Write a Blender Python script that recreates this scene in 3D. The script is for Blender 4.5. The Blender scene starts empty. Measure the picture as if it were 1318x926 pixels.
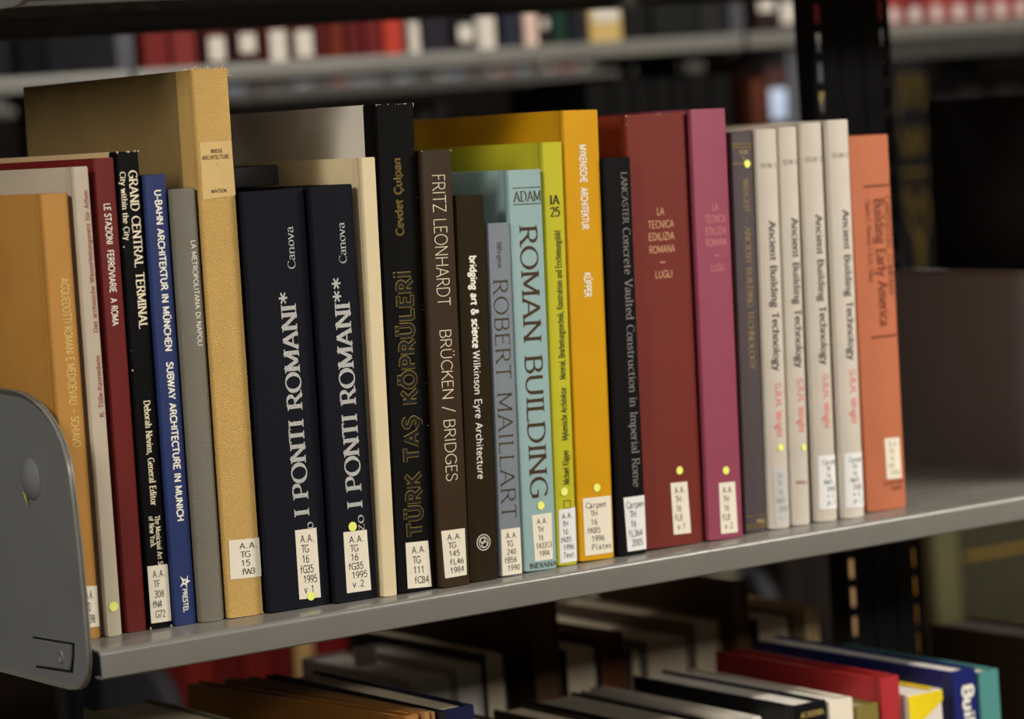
import bpy, bmesh, math, random
from mathutils import Vector, Matrix
random.seed(7)
C = bpy.context.scene.collection
SC = bpy.context.scene

# ------------------------------------------------------------------ camera
# world axes: X runs along the shelf (right), Y goes into the shelf, Z is up, metres.
# z = 0 is the top of the main shelf, y = 0 its front lip.
PX, PY, FPX = 659.0, 463.0, 4131.618
RX = Vector((0.8334, 0.1024, -0.5430)); RY = Vector((-0.5481, 0.0279, -0.8359))
RX.normalize(); RY = (RY - RX*RY.dot(RX)).normalized(); RZ = RX.cross(RY)
CAM = Vector((-1.289, -2.1414, 0.3808))
cam = bpy.data.cameras.new('camera'); camo = bpy.data.objects.new('camera', cam); C.objects.link(camo)
camo.matrix_world = Matrix.Translation(CAM) @ Matrix((RX, RY, RZ)).to_4x4()
cam.sensor_width = 36; cam.lens = FPX/1318*36; cam.clip_start = 0.05; cam.clip_end = 60
cam.dof.use_dof = True; cam.dof.focus_distance = 2.50; cam.dof.aperture_fstop = 4.2
SC.camera = camo

# ------------------------------------------------------------------ world, lamps, exposure
w = bpy.data.worlds.new('world'); SC.world = w; w.use_nodes = True
w.node_tree.nodes['Background'].inputs[0].default_value = (1.0, 0.9, 0.78, 1)
w.node_tree.nodes['Background'].inputs[1].default_value = 0.05
SC.view_settings.view_transform = 'Standard'; SC.view_settings.look = 'None'
SC.view_settings.exposure = 0.16; SC.view_settings.gamma = 1.0
def area(name, loc, rot, sx, sy, power, col=(1, 0.93, 0.82)):
    l = bpy.data.lights.new(name, 'AREA'); l.shape = 'RECTANGLE'; l.size = sx; l.size_y = sy
    l.energy = power; l.color = col
    o = bpy.data.objects.new(name, l); C.objects.link(o); o.location = loc; o.rotation_euler = rot
    return o
WARM = (1.0, 0.945, 0.86)
area('aisle_lamp', (-1.75, -0.72, 1.45), (math.radians(15), math.radians(-20), 0), 1.2, 0.3, 44, WARM)
area('aisle_lamp', (0.3, -3.4, 1.45), (math.radians(55), 0, 0), 2.4, 0.5, 78, WARM)
area('aisle_lamp', (1.85, -1.15, 1.45), (math.radians(25), 0, 0), 1.3, 0.11, 66, WARM)
area('aisle_lamp', (1.2, 0.95, 1.45), (0, 0, 0), 2.6, 0.25, 10, (1, 0.95, 0.9))
area('aisle_lamp', (2.2, 2.5, 1.45), (0, 0, 0), 2.6, 0.25, 11, (1, 0.97, 0.95))

# ------------------------------------------------------------------ camera-model helpers (pixel -> plane) used for measuring only
def ray(px, py):
    v = Vector((px-PX, -(py-PY), -FPX)); return Vector((RX.dot(v), RY.dot(v), RZ.dot(v)))
def onY(px, py, y=0.0): r = ray(px, py); return CAM + r*((y-CAM.y)/r.y)
def onZ(px, py, z=0.0): r = ray(px, py); return CAM + r*((z-CAM.z)/r.z)

# ------------------------------------------------------------------ materials
def srgb(c):
    return tuple((x/255/12.92 if x/255 <= 0.04045 else ((x/255+0.055)/1.055)**2.4) for x in c)
MATS = {}
def mat(name, col, rough=0.6, kind='paper', metal=0.0, var=0.10, spec=0.28):
    if name in MATS: return MATS[name]
    m = bpy.data.materials.new(name); m.use_nodes = True; MATS[name] = m
    nt = m.node_tree; b = nt.nodes['Principled BSDF']; N = nt.nodes.new; K = nt.links.new
    c = srgb(col)
    b.inputs['Roughness'].default_value = rough; b.inputs['Metallic'].default_value = metal
    b.inputs['Specular IOR Level'].default_value = spec
    tc = N('ShaderNodeTexCoord')
    no = N('ShaderNodeTexNoise'); no.inputs['Scale'].default_value = 22; no.inputs['Detail'].default_value = 5
    K(tc.outputs['Object'], no.inputs['Vector'])
    cr = N('ShaderNodeValToRGB'); K(no.outputs['Fac'], cr.inputs['Fac'])
    cr.color_ramp.elements[0].position = 0.3; cr.color_ramp.elements[1].position = 0.7
    cr.color_ramp.elements[0].color = (*[x*(1-var) for x in c], 1)
    cr.color_ramp.elements[1].color = (*[min(1, x*(1+var)) for x in c], 1)
    K(cr.outputs['Color'], b.inputs['Base Color'])
    def bump(src, strength, dist):
        bp = N('ShaderNodeBump'); bp.inputs['Strength'].default_value = strength; bp.inputs['Distance'].default_value = dist
        K(src, bp.inputs['Height']); K(bp.outputs['Normal'], b.inputs['Normal'])
    if kind == 'cloth':
        w1 = N('ShaderNodeTexWave'); w1.bands_direction = 'Z'; w1.inputs['Scale'].default_value = 260; w1.inputs['Distortion'].default_value = 1.5
        w2 = N('ShaderNodeTexWave'); w2.bands_direction = 'DIAGONAL'; w2.inputs['Scale'].default_value = 300; w2.inputs['Distortion'].default_value = 1.5
        K(tc.outputs['Object'], w1.inputs['Vector']); K(tc.outputs['Object'], w2.inputs['Vector'])
        ad = N('ShaderNodeMath'); ad.operation = 'ADD'; K(w1.outputs['Fac'], ad.inputs[0]); K(w2.outputs['Fac'], ad.inputs[1])
        bump(ad.outputs[0], 0.35, 0.0004)
    elif kind == 'coarse':
        w1 = N('ShaderNodeTexWave'); w1.bands_direction = 'Z'; w1.inputs['Scale'].default_value = 300; w1.inputs['Distortion'].default_value = 2.5
        w1.inputs['Detail Scale'].default_value = 3
        w2 = N('ShaderNodeTexWave'); w2.bands_direction = 'X'; w2.inputs['Scale'].default_value = 300; w2.inputs['Distortion'].default_value = 2.5
        K(tc.outputs['Object'], w1.inputs['Vector']); K(tc.outputs['Object'], w2.inputs['Vector'])
        ad = N('ShaderNodeMath'); ad.operation = 'ADD'; K(w1.outputs['Fac'], ad.inputs[0]); K(w2.outputs['Fac'], ad.inputs[1])
        bump(ad.outputs[0], 0.6, 0.0006)
    elif kind == 'leather':
        v = N('ShaderNodeTexVoronoi'); v.inputs['Scale'].default_value = 2200; K(tc.outputs['Object'], v.inputs['Vector'])
        bump(v.outputs['Distance'], 0.7, 0.0005)
    elif kind == 'metal':
        n2 = N('ShaderNodeTexNoise'); n2.inputs['Scale'].default_value = 700; K(tc.outputs['Object'], n2.inputs['Vector'])
        bump(n2.outputs['Fac'], 0.12, 0.0004)
        r2 = N('ShaderNodeMapRange'); r2.inputs['To Min'].default_value = rough-0.05; r2.inputs['To Max'].default_value = rough+0.08
        K(no.outputs['Fac'], r2.inputs['Value']); K(r2.outputs['Result'], b.inputs['Roughness'])
    elif kind == 'pages':
        mp = N('ShaderNodeMapping'); mp.inputs['Scale'].default_value = (2200, 6, 6); K(tc.outputs['Object'], mp.inputs['Vector'])
        n2 = N('ShaderNodeTexNoise'); n2.inputs['Scale'].default_value = 1.0; K(mp.outputs['Vector'], n2.inputs['Vector'])
        mx = N('ShaderNodeMixRGB'); mx.blend_type = 'MULTIPLY'; mx.inputs['Fac'].default_value = 0.35
        K(cr.outputs['Color'], mx.inputs['Color1']); K(n2.outputs['Fac'], mx.inputs['Color2']); K(mx.outputs['Color'], b.inputs['Base Color'])
        bump(n2.outputs['Fac'], 0.4, 0.0004)
    elif kind == 'foil':
        n2 = N('ShaderNodeTexNoise'); n2.inputs['Scale'].default_value = 1300; K(tc.outputs['Object'], n2.inputs['Vector'])
        c2 = N('ShaderNodeValToRGB'); K(n2.outputs['Fac'], c2.inputs['Fac'])
        c2.color_ramp.elements[0].position = 0.38; c2.color_ramp.elements[1].position = 0.6
        c2.color_ramp.elements[0].color = (*[x*0.45 for x in c], 1); c2.color_ramp.elements[1].color = (*c, 1)
        K(c2.outputs['Color'], b.inputs['Base Color'])
    return m

STEEL = mat('painted_steel', (112, 110, 104), 0.24, 'metal', var=0.03, spec=0.5)
STEELB = mat('bracket_steel', (116, 118, 118), 0.33, 'metal', var=0.04, spec=0.5)
BLACKSTEEL = mat('black_steel', (22, 22, 25), 0.45, 'metal', var=0.05)
DARKSTEEL = mat('dark_steel', (70, 70, 76), 0.5, 'metal', var=0.04)
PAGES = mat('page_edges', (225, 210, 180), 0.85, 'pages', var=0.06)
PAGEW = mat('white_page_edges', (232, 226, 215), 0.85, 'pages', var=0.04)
LABEL = mat('label_paper', (228, 220, 200), 0.55, var=0.03)
LABELW = mat('glossy_label_paper', (226, 226, 224), 0.35, var=0.02)
INK = mat('typewriter_ink', (48, 44, 42), 0.6, var=0.1)
DOTM = mat('yellow_dot', (236, 240, 120), 0.5, var=0.02)

# ------------------------------------------------------------------ object helpers
def link(name, me, parent=None):
    o = bpy.data.objects.new(name, me); C.objects.link(o)
    if parent: o.parent = parent
    return o
def finish(bm, name, m, parent=None, smooth=False):
    me = bpy.data.meshes.new(name); bmesh.ops.recalc_face_normals(bm, faces=bm.faces[:])
    bm.to_mesh(me); bm.free()
    me.materials.append(m)
    if smooth:
        for p in me.polygons: p.use_smooth = True
        me.set_sharp_from_angle(angle=math.radians(32))
    return link(name, me, parent)
def tag(o, label=None, cat=None, group=None, kind=None):
    if label: o['label'] = label
    if cat: o['category'] = cat
    if group: o['group'] = group
    if kind: o['kind'] = kind
    return o
def empty(name, loc=(0, 0, 0), rot=(0, 0, 0)):
    o = bpy.data.objects.new(name, None); C.objects.link(o); o.location = loc; o.rotation_euler = rot
    o.empty_display_size = 0.02
    return o
def add_box(bm, x0, x1, y0, y1, z0, z1, bev=0.0, seg=1):
    t = bmesh.new()
    vs = [t.verts.new((x, y, z)) for x in (x0, x1) for y in (y0, y1) for z in (z0, z1)]
    for f in ((0, 1, 3, 2), (4, 6, 7, 5), (0, 4, 5, 1), (2, 3, 7, 6), (0, 2, 6, 4), (1, 5, 7, 3)):
        t.faces.new([vs[i] for i in f])
    bmesh.ops.recalc_face_normals(t, faces=t.faces[:])
    if bev: bmesh.ops.bevel(t, geom=t.edges[:], offset=bev, segments=seg, affect='EDGES', profile=0.5)
    me = bpy.data.meshes.new('tmp'); t.to_mesh(me); t.free(); bm.from_mesh(me); bpy.data.meshes.remove(me)
def prism(bm, outline, axis, a, b):
    """closed 2D outline extruded along axis ('x' outline=(y,z); 'z' outline=(x,y); 'y' outline=(x,z))"""
    def P(p, t):
        return {'x': (t, p[0], p[1]), 'z': (p[0], p[1], t), 'y': (p[0], t, p[1])}[axis]
    A = [bm.verts.new(P(p, a)) for p in outline]; B = [bm.verts.new(P(p, b)) for p in outline]
    n = len(outline)
    fs = [bm.faces.new(A), bm.faces.new(B[::-1])]
    for i in range(n): fs.append(bm.faces.new((A[i], B[i], B[(i+1) % n], A[(i+1) % n])))
    return fs

# ------------------------------------------------------------------ stroke font (own lettering: skeleton glyphs inked with a pen)
def arc(cx, cy, rx, ry, a0, a1, n=10):
    return [(cx+rx*math.cos(math.radians(a0+(a1-a0)*i/n)), cy+ry*math.sin(math.radians(a0+(a1-a0)*i/n))) for i in range(n+1)]
def sm(*pts):     # smooth curve through points (Catmull-Rom)
    P = [pts[0]]+list(pts)+[pts[-1]]; out = []
    for i in range(1, len(P)-2):
        for k in range(4):
            t = k/4; p0, p1, p2, p3 = P[i-1], P[i], P[i+1], P[i+2]
            out.append(tuple(0.5*((2*p1[j])+(-p0[j]+p2[j])*t+(2*p0[j]-5*p1[j]+4*p2[j]-p3[j])*t*t+(-p0[j]+3*p1[j]-3*p2[j]+p3[j])*t**3) for j in (0, 1)))
    out.append(pts[-1]); return out
S = 's'   # marks a stem whose ends take serifs
def st(*p): return ('s', list(p))
def ln(*p): return ('l', list(p))
def cu(p): return ('c', p)
G = {
 'A': (8, [st((0.4,0),(4,10)), st((7.6,0),(4,10)), ln((1.9,3.4),(6.1,3.4))]),
 'B': (6.6, [st((1,0),(1,10)), cu([(1,10),(3.5,10)]+arc(3.7,7.6,2.1,2.4,90,-90)+[(1,5.2)]), cu([(3.7,5.2)]+arc(3.7,2.6,2.5,2.6,90,-90)+[(1,0)])]),
 'C': (7.6, [cu(arc(4.7,5,4,5,42,318,18))]),
 'D': (8, [st((1,0),(1,10)), cu([(1,10),(3,10)]+arc(3.2,5,4.2,5,90,-90,16)+[(1,0)])]),
 'E': (6, [st((1,0),(1,10)), ln((1,10),(5.4,10)), ln((1,5.2),(4.6,5.2)), ln((1,0),(5.6,0))]),
 'F': (5.6, [st((1,0),(1,10)), ln((1,10),(5.3,10)), ln((1,5.2),(4.4,5.2))]),
 'G': (8.2, [cu(arc(4.7,5,4,5,42,330,18)), st((7.6,0.8),(7.6,4.4)), ln((5.4,4.4),(7.8,4.4))]),
 'H': (8, [st((1,0),(1,10)), st((7,0),(7,10)), ln((1,5.2),(7,5.2))]),
 'I': (2.6, [st((1.3,0),(1.3,10))]),
 'J': (4.6, [cu([(3.4,10),(3.4,3)]+arc(1.7,2,1.7,2,0,-150,8))]),
 'K': (7, [st((1,0),(1,10)), ln((1,4.2),(6.2,10)), ln((2.8,6.0),(6.9,0))]),
 'L': (5.6, [st((1,0),(1,10)), ln((1,0),(5.5,0))]),
 'M': (9.6, [st((1,0),(1,10)), ln((1,10),(4.8,1.2)), ln((8.6,10),(4.8,1.2)), st((8.6,0),(8.6,10))]),
 'N': (8.2, [st((1,0),(1,10)), ln((1,10),(7.2,0)), st((7.2,0),(7.2,10))]),
 'O': (9, [cu(arc(4.5,5,4,5,0,360,24))]),
 'P': (6.4, [st((1,0),(1,10)), cu([(1,10),(3.5,10)]+arc(3.7,7.3,2.3,2.7,90,-90)+[(1,4.6)])]),
 'Q': (9, [cu(arc(4.5,5,4,5,0,360,24)), ln((5,2),(8.2,-1))]),
 'R': (7, [st((1,0),(1,10)), cu([(1,10),(3.5,10)]+arc(3.7,7.5,2.2,2.5,90,-90)+[(1,5)]), ln((3.4,5),(6.8,0))]),
 'S': (6, [cu(sm((5.3,8.3),(4.3,9.7),(2.7,10),(1,8.9),(1,7.0),(2.8,5.5),(4.6,4.5),(5.4,2.8),(4.6,0.6),(2.9,0),(1.2,0.5),(0.5,2.1)))]),
 'T': (6.8, [st((3.4,0),(3.4,10)), ln((0.3,10),(6.5,10))]),
 'U': (8, [cu([(1,10),(1,3.6)]+arc(4,3.4,3,3.4,180,360,12)+[(7,10)])]),
 'V': (7.6, [ln((0.3,10),(3.8,0)), ln((7.3,10),(3.8,0))]),
 'W': (10.6, [ln((0.3,10),(2.9,0)), ln((5.3,9.4),(2.9,0)), ln((5.3,9.4),(7.8,0)), ln((10.3,10),(7.8,0))]),
 'X': (7, [ln((0.4,10),(6.6,0)), ln((0.4,0),(6.6,10))]),
 'Y': (7, [ln((0.3,10),(3.5,4.8)), ln((6.7,10),(3.5,4.8)), st((3.5,0),(3.5,4.8))]),
 'Z': (6.6, [ln((0.6,10),(6.1,10)), ln((6.1,10),(0.4,0)), ln((0.4,0),(6.2,0))]),
 'a': (5.6, [cu(sm((0.8,5.4),(1.7,6.6),(3.2,6.7),(4.3,5.8),(4.4,4),(4.4,1.2),(5.4,0.1))), cu(sm((4.4,4.0),(2.4,3.7),(0.8,2.9),(0.6,1.3),(1.8,0.1),(3.4,0.5),(4.4,1.8)))]),
 'b': (6.2, [st((1,0),(1,10.4)), cu(arc(3.2,3.4,2.4,3.4,160,-160,14))]),
 'c': (5.2, [cu(arc(3.2,3.4,2.6,3.4,45,315,12))]),
 'd': (6.4, [st((5.2,0),(5.2,10.4)), cu(arc(3,3.4,2.4,3.4,20,340,14))]),
 'e': (5.4, [cu([(0.7,3.8),(5,3.8)]+arc(2.9,3.4,2.3,3.4,10,320,14))]),
 'f': (3.8, [cu([(1.5,0),(1.5,7.6)]+arc(3.0,8.2,1.5,2.0,180,60,6)), ln((0.2,6.6),(3.4,6.6))]),
 'g': (6.0, [cu(arc(2.9,4.3,2.1,2.4,0,360,14)), cu(sm((1.6,2.2),(0.9,1.2),(2.2,0.4),(4.4,0.1),(5.2,-1.2),(4.0,-2.7),(2,-2.9),(0.4,-1.9),(1.2,-0.3))), ln((4.4,6.2),(5.8,6.6))]),
 'h': (6.4, [st((1,0),(1,10.4)), cu(sm((1,4.6),(2.2,6.3),(3.8,6.7),(5.2,5.4),(5.2,3))), st((5.2,0),(5.2,3.4))]),
 'i': (2.6, [st((1.3,0),(1.3,6.7)), ln((1.3,8.7),(1.3,9.7))]),
 'j': (2.6, [cu([(1.5,6.7),(1.5,-1)]+arc(0.4,-1.2,1.1,1.6,0,-110,6)), ln((1.5,8.7),(1.5,9.7))]),
 'k': (6, [st((1,0),(1,10.4)), ln((1,2.8),(5,6.6)), ln((2.6,4.3),(5.6,0))]),
 'l': (2.6, [st((1.3,0),(1.3,10.4))]),
 'm': (9.6, [st((1,0),(1,6.7)), cu(sm((1,4.8),(2,6.3),(3.4,6.7),(4.8,5.4),(4.8,3))), st((4.8,0),(4.8,3.4)), cu(sm((4.8,4.8),(5.9,6.3),(7.2,6.7),(8.6,5.4),(8.6,3))), st((8.6,0),(8.6,3.4))]),
 'n': (6.4, [st((1,0),(1,6.7)), cu(sm((1,4.6),(2.2,6.3),(3.8,6.7),(5.2,5.4),(5.2,3))), st((5.2,0),(5.2,3.4))]),
 'o': (6, [cu(arc(3,3.4,2.5,3.4,0,360,16))]),
 'p': (6.2, [st((1,-3),(1,6.7)), cu(arc(3.2,3.4,2.4,3.4,160,-160,14))]),
 'q': (6.2, [st((5.2,-3),(5.2,6.7)), cu(arc(3,3.4,2.4,3.4,20,340,14))]),
 'r': (4.2, [st((1,0),(1,6.7)), cu(sm((1,4.4),(2.1,6.2),(3.2,6.6),(4.0,6.0)))]),
 's': (4.6, [cu(sm((4,5.4),(3.2,6.6),(1.6,6.5),(0.8,5.2),(1.8,3.9),(3.5,3.0),(4.1,1.6),(3,0.2),(1.3,0.2),(0.5,1.5)))]),
 't': (4, [cu([(1.6,8.6),(1.6,1.8)]+arc(3,1.6,1.4,1.6,180,290,6)), ln((0.3,6.5),(3.5,6.5))]),
 'u': (6.4, [cu([(1,6.7),(1,2)]+arc(2.9,2,1.9,2,180,330,8)), st((5.2,0),(5.2,6.7))]),
 'v': (5.6, [ln((0.3,6.7),(2.8,0)), ln((5.3,6.7),(2.8,0))]),
 'w': (8.2, [ln((0.3,6.7),(2.3,0)), ln((4.1,6.3),(2.3,0)), ln((4.1,6.3),(6,0)), ln((7.9,6.7),(6,0))]),
 'x': (5.6, [ln((0.5,6.7),(5.2,0)), ln((0.4,0),(5.1,6.7))]),
 'y': (5.6, [ln((0.3,6.7),(2.9,0.2)), ln((5.3,6.7),(1.6,-3))]),
 'z': (5, [ln((0.5,6.7),(4.6,6.7)), ln((4.6,6.7),(0.4,0)), ln((0.4,0),(4.7,0))]),
 '0': (6, [cu(arc(3,5,2.4,5,0,360,18))]),
 '1': (6, [st((3.2,0),(3.2,10)), ln((3.2,10),(1.2,8))]),
 '2': (6, [cu(sm((0.8,7.8),(1.6,9.7),(3.4,10),(5.1,8.6),(4.8,6.2),(2.8,3.2),(0.6,0))), ln((0.6,0),(5.5,0))]),
 '3': (6, [cu(sm((0.8,8.6),(2.4,10),(4.7,9.2),(4.8,6.6),(2.6,5.3),(4.9,4.4),(5.3,2),(3.6,0.1),(1.6,0.2),(0.5,1.6)))]),
 '4': (6, [ln((4.2,0),(4.2,10)), ln((4.2,10),(0.5,3.2)), ln((0.5,3.2),(5.7,3.2))]),
 '5': (6, [ln((5,10),(1.4,10)), ln((1.4,10),(1.1,5.4)), cu(sm((1.1,5.4),(2.9,6.4),(4.9,5.4),(5.4,3),(4.2,0.5),(2.2,0),(0.5,1.2)))]),
 '6': (6, [cu(sm((4.8,9.8),(2.4,8.6),(0.9,5.8),(0.7,3))), cu(arc(3.1,3,2.4,3,180,-180,16))]),
 '7': (6, [ln((0.5,10),(5.5,10)), ln((5.5,10),(2.2,0))]),
 '8': (6, [cu(arc(3,7.5,2.0,2.4,0,360,14)), cu(arc(3,2.6,2.5,2.6,0,360,14))]),
 '9': (6, [cu(arc(2.9,7,2.4,3,0,360,16)), cu(sm((5.3,7),(5.1,4.2),(3.6,1.4),(1.2,0.2)))]),
 '.': (2.6, [ln((1.3,0),(1.3,1.1))]), ',': (2.6, [ln((1.5,0.9),(0.8,-1.6))]), ':': (2.6, [ln((1.3,0),(1.3,1.1)), ln((1.3,5),(1.3,6.1))]),
 '-': (4, [ln((0.6,3.6),(3.4,3.6))]), '~': (9, [ln((0.6,4.2),(8.4,4.2))]), '/': (5, [ln((0.6,-1),(4.4,11))]),
 "'": (2, [ln((1,10),(1,8))]),
 '&': (8, [cu(sm((7.6,0),(4.8,3.6),(2.2,7.2),(2.6,9.6),(4.2,9.6),(4.8,7.6),(2.6,5.4),(0.8,3),(1.6,0.5),(3.8,0),(6,1.8),(7,4.8)))]),
 '*': (5.4, [ln((2.7,10.8),(2.7,5.6)), ln((0.4,9.6),(5.0,6.8)), ln((0.4,6.8),(5.0,9.6))]),
 ' ': (4, []),
}
def dia(base, extra):
    w_, s_ = G[base]; return (w_, list(s_)+extra)
def dots(x, y): return [ln((x-1.4, y), (x-1.4, y+1.1)), ln((x+1.4, y), (x+1.4, y+1.1))]
G['\u00dc'] = dia('U', dots(4, 11.3)); G['\u00d6'] = dia('O', dots(4.5, 11.3)); G['\u00fc'] = dia('u', dots(3, 8.6)); G['\u00f6'] = dia('o', dots(3, 8.6))
G['\u015e'] = dia('S', [cu(sm((2.9,0),(3.6,-1.2),(2.6,-2.4),(1.6,-2.2)))]); G['\u00c7'] = dia('C', [cu(sm((4.7,0),(5.4,-1.2),(4.4,-2.4),(3.2,-2.2)))])
G['\u0130'] = dia('I', [ln((1.3,11.4),(1.3,12.5))])

def glyph_quads(ch, pen):
    """list of polygons (in glyph units) of one character"""
    wd, strokes = G[ch]; polys = []
    tk, tn, phi, serif = pen['thick'], pen['thin'], math.radians(pen.get('phi', 12)), pen.get('serif', 0)
    def width(dx, dy):
        if ch == '*': return min(1.0, tk)
        if tk == tn: return tk
        return max(tn, tk*abs(math.sin(math.atan2(dy, dx)-phi)))
    ends = {}
    for k, pts in strokes:
        for e in (pts[0], pts[-1]): ends[(round(e[0], 1), round(e[1], 1))] = ends.get((round(e[0], 1), round(e[1], 1)), 0)+1
    for k, pts in strokes:
        n = len(pts); L = []; R = []
        closed = n > 4 and abs(pts[0][0]-pts[-1][0])+abs(pts[0][1]-pts[-1][1]) < 1e-3
        for i, p in enumerate(pts):
            a = pts[i-1] if i else (pts[-2] if closed else p); b = pts[i+1] if i < n-1 else (pts[1] if closed else p)
            dx, dy = b[0]-a[0], b[1]-a[1]; l = math.hypot(dx, dy) or 1; dx /= l; dy /= l
            wd2 = width(dx, dy)/2
            L.append((p[0]-dy*wd2, p[1]+dx*wd2)); R.append((p[0]+dy*wd2, p[1]-dx*wd2))
        if n == 2:   # square the ends out a little so joins close
            dx, dy = pts[1][0]-pts[0][0], pts[1][1]-pts[0][1]; l = math.hypot(dx, dy) or 1
            ex = 0.0 if k == 's' else min(tn, tk)*0.25
            if ch in '.:i\u0130' and l < 1.5: ex = tn*0.1
            ox, oy = dx/l*ex, dy/l*ex
            L[0] = (L[0][0]-ox, L[0][1]-oy); R[0] = (R[0][0]-ox, R[0][1]-oy); L[1] = (L[1][0]+ox, L[1][1]+oy); R[1] = (R[1][0]+ox, R[1][1]+oy)
        for i in range(n-1): polys.append([L[i], L[i+1], R[i+1], R[i]])
        if serif:
            for e, q in ((pts[0], pts[1]), (pts[-1], pts[-2])):
                key = (round(e[0], 1), round(e[1], 1)); dx, dy = e[0]-q[0], e[1]-q[1]
                free = ends[key] == 1
                if ch in '.,:*&/~-4'+"'" : continue
                if k == 's' or (k == 'l' and free and abs(dy) > abs(dx)):
                    if k == 's' and ch in 'AY' and not free: continue
                    if abs(e[1]-round(e[1])) > 0.01 and e[1] not in (6.7, 10.4): continue
                    if e[1] in (3.0, 3.4, 4.4, 0.8, 4.8): continue
                    s = 1 if e[1] < 5 and e[1] != 5 else -1
                    th = tn*0.9; hw = serif*0.5 + tk*0.45
                    x0, x1 = e[0]-hw, e[0]+hw
                    if e[1] in (6.7, 10.4): x1 = e[0]+tk*0.3
                    polys.append([(x0, e[1]), (x1, e[1]), (x1, e[1]+s*th), (x0, e[1]+s*th)])
                elif k == 'l' and free and abs(dx) > abs(dy) and e[1] in (0, 10, 5.2):
                    hh = serif*0.55
                    if e[1] == 0: r = (0, hh*1.3)
                    elif e[1] == 10: r = (10-hh*1.3, 10)
                    else: r = (5.2-hh*0.8, 5.2+hh*0.8)
                    polys.append([(e[0]-tn*0.4, r[0]), (e[0]+tn*0.4, r[0]), (e[0]+tn*0.4, r[1]), (e[0]-tn*0.4, r[1])])
    return wd, polys
PENS = {
 'serif': dict(thick=1.35, thin=0.6, phi=12, serif=1.5), 'serifbold': dict(thick=1.9, thin=0.95, phi=12, serif=1.5),
 'seriflight': dict(thick=0.95, thin=0.35, phi=12, serif=1.3), 'bold': dict(thick=1.9, thin=1.9), 'black': dict(thick=2.5, thin=2.5),
 'sans': dict(thick=1.25, thin=1.25), 'light': dict(thick=0.62, thin=0.62), 'mono': dict(thick=1.15, thin=1.15), 'book': dict(thick=1.75, thin=1.15, phi=12, serif=1.1), 'hair': dict(thick=3.3, thin=3.3)}
def text_polys(s, pen, mono=0, track=0.9):
    x = 0; out = []
    for ch in s:
        if ch not in G: ch = ' '
        wd, ps = glyph_quads(ch, pen)
        if mono:
            ox = x+(mono-wd)/2; adv = mono
        else: ox = x; adv = wd+track
        for p in ps: out.append([(a+ox, b) for a, b in p])
        x += adv
    return (x-(0 if mono else track)), out

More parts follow.
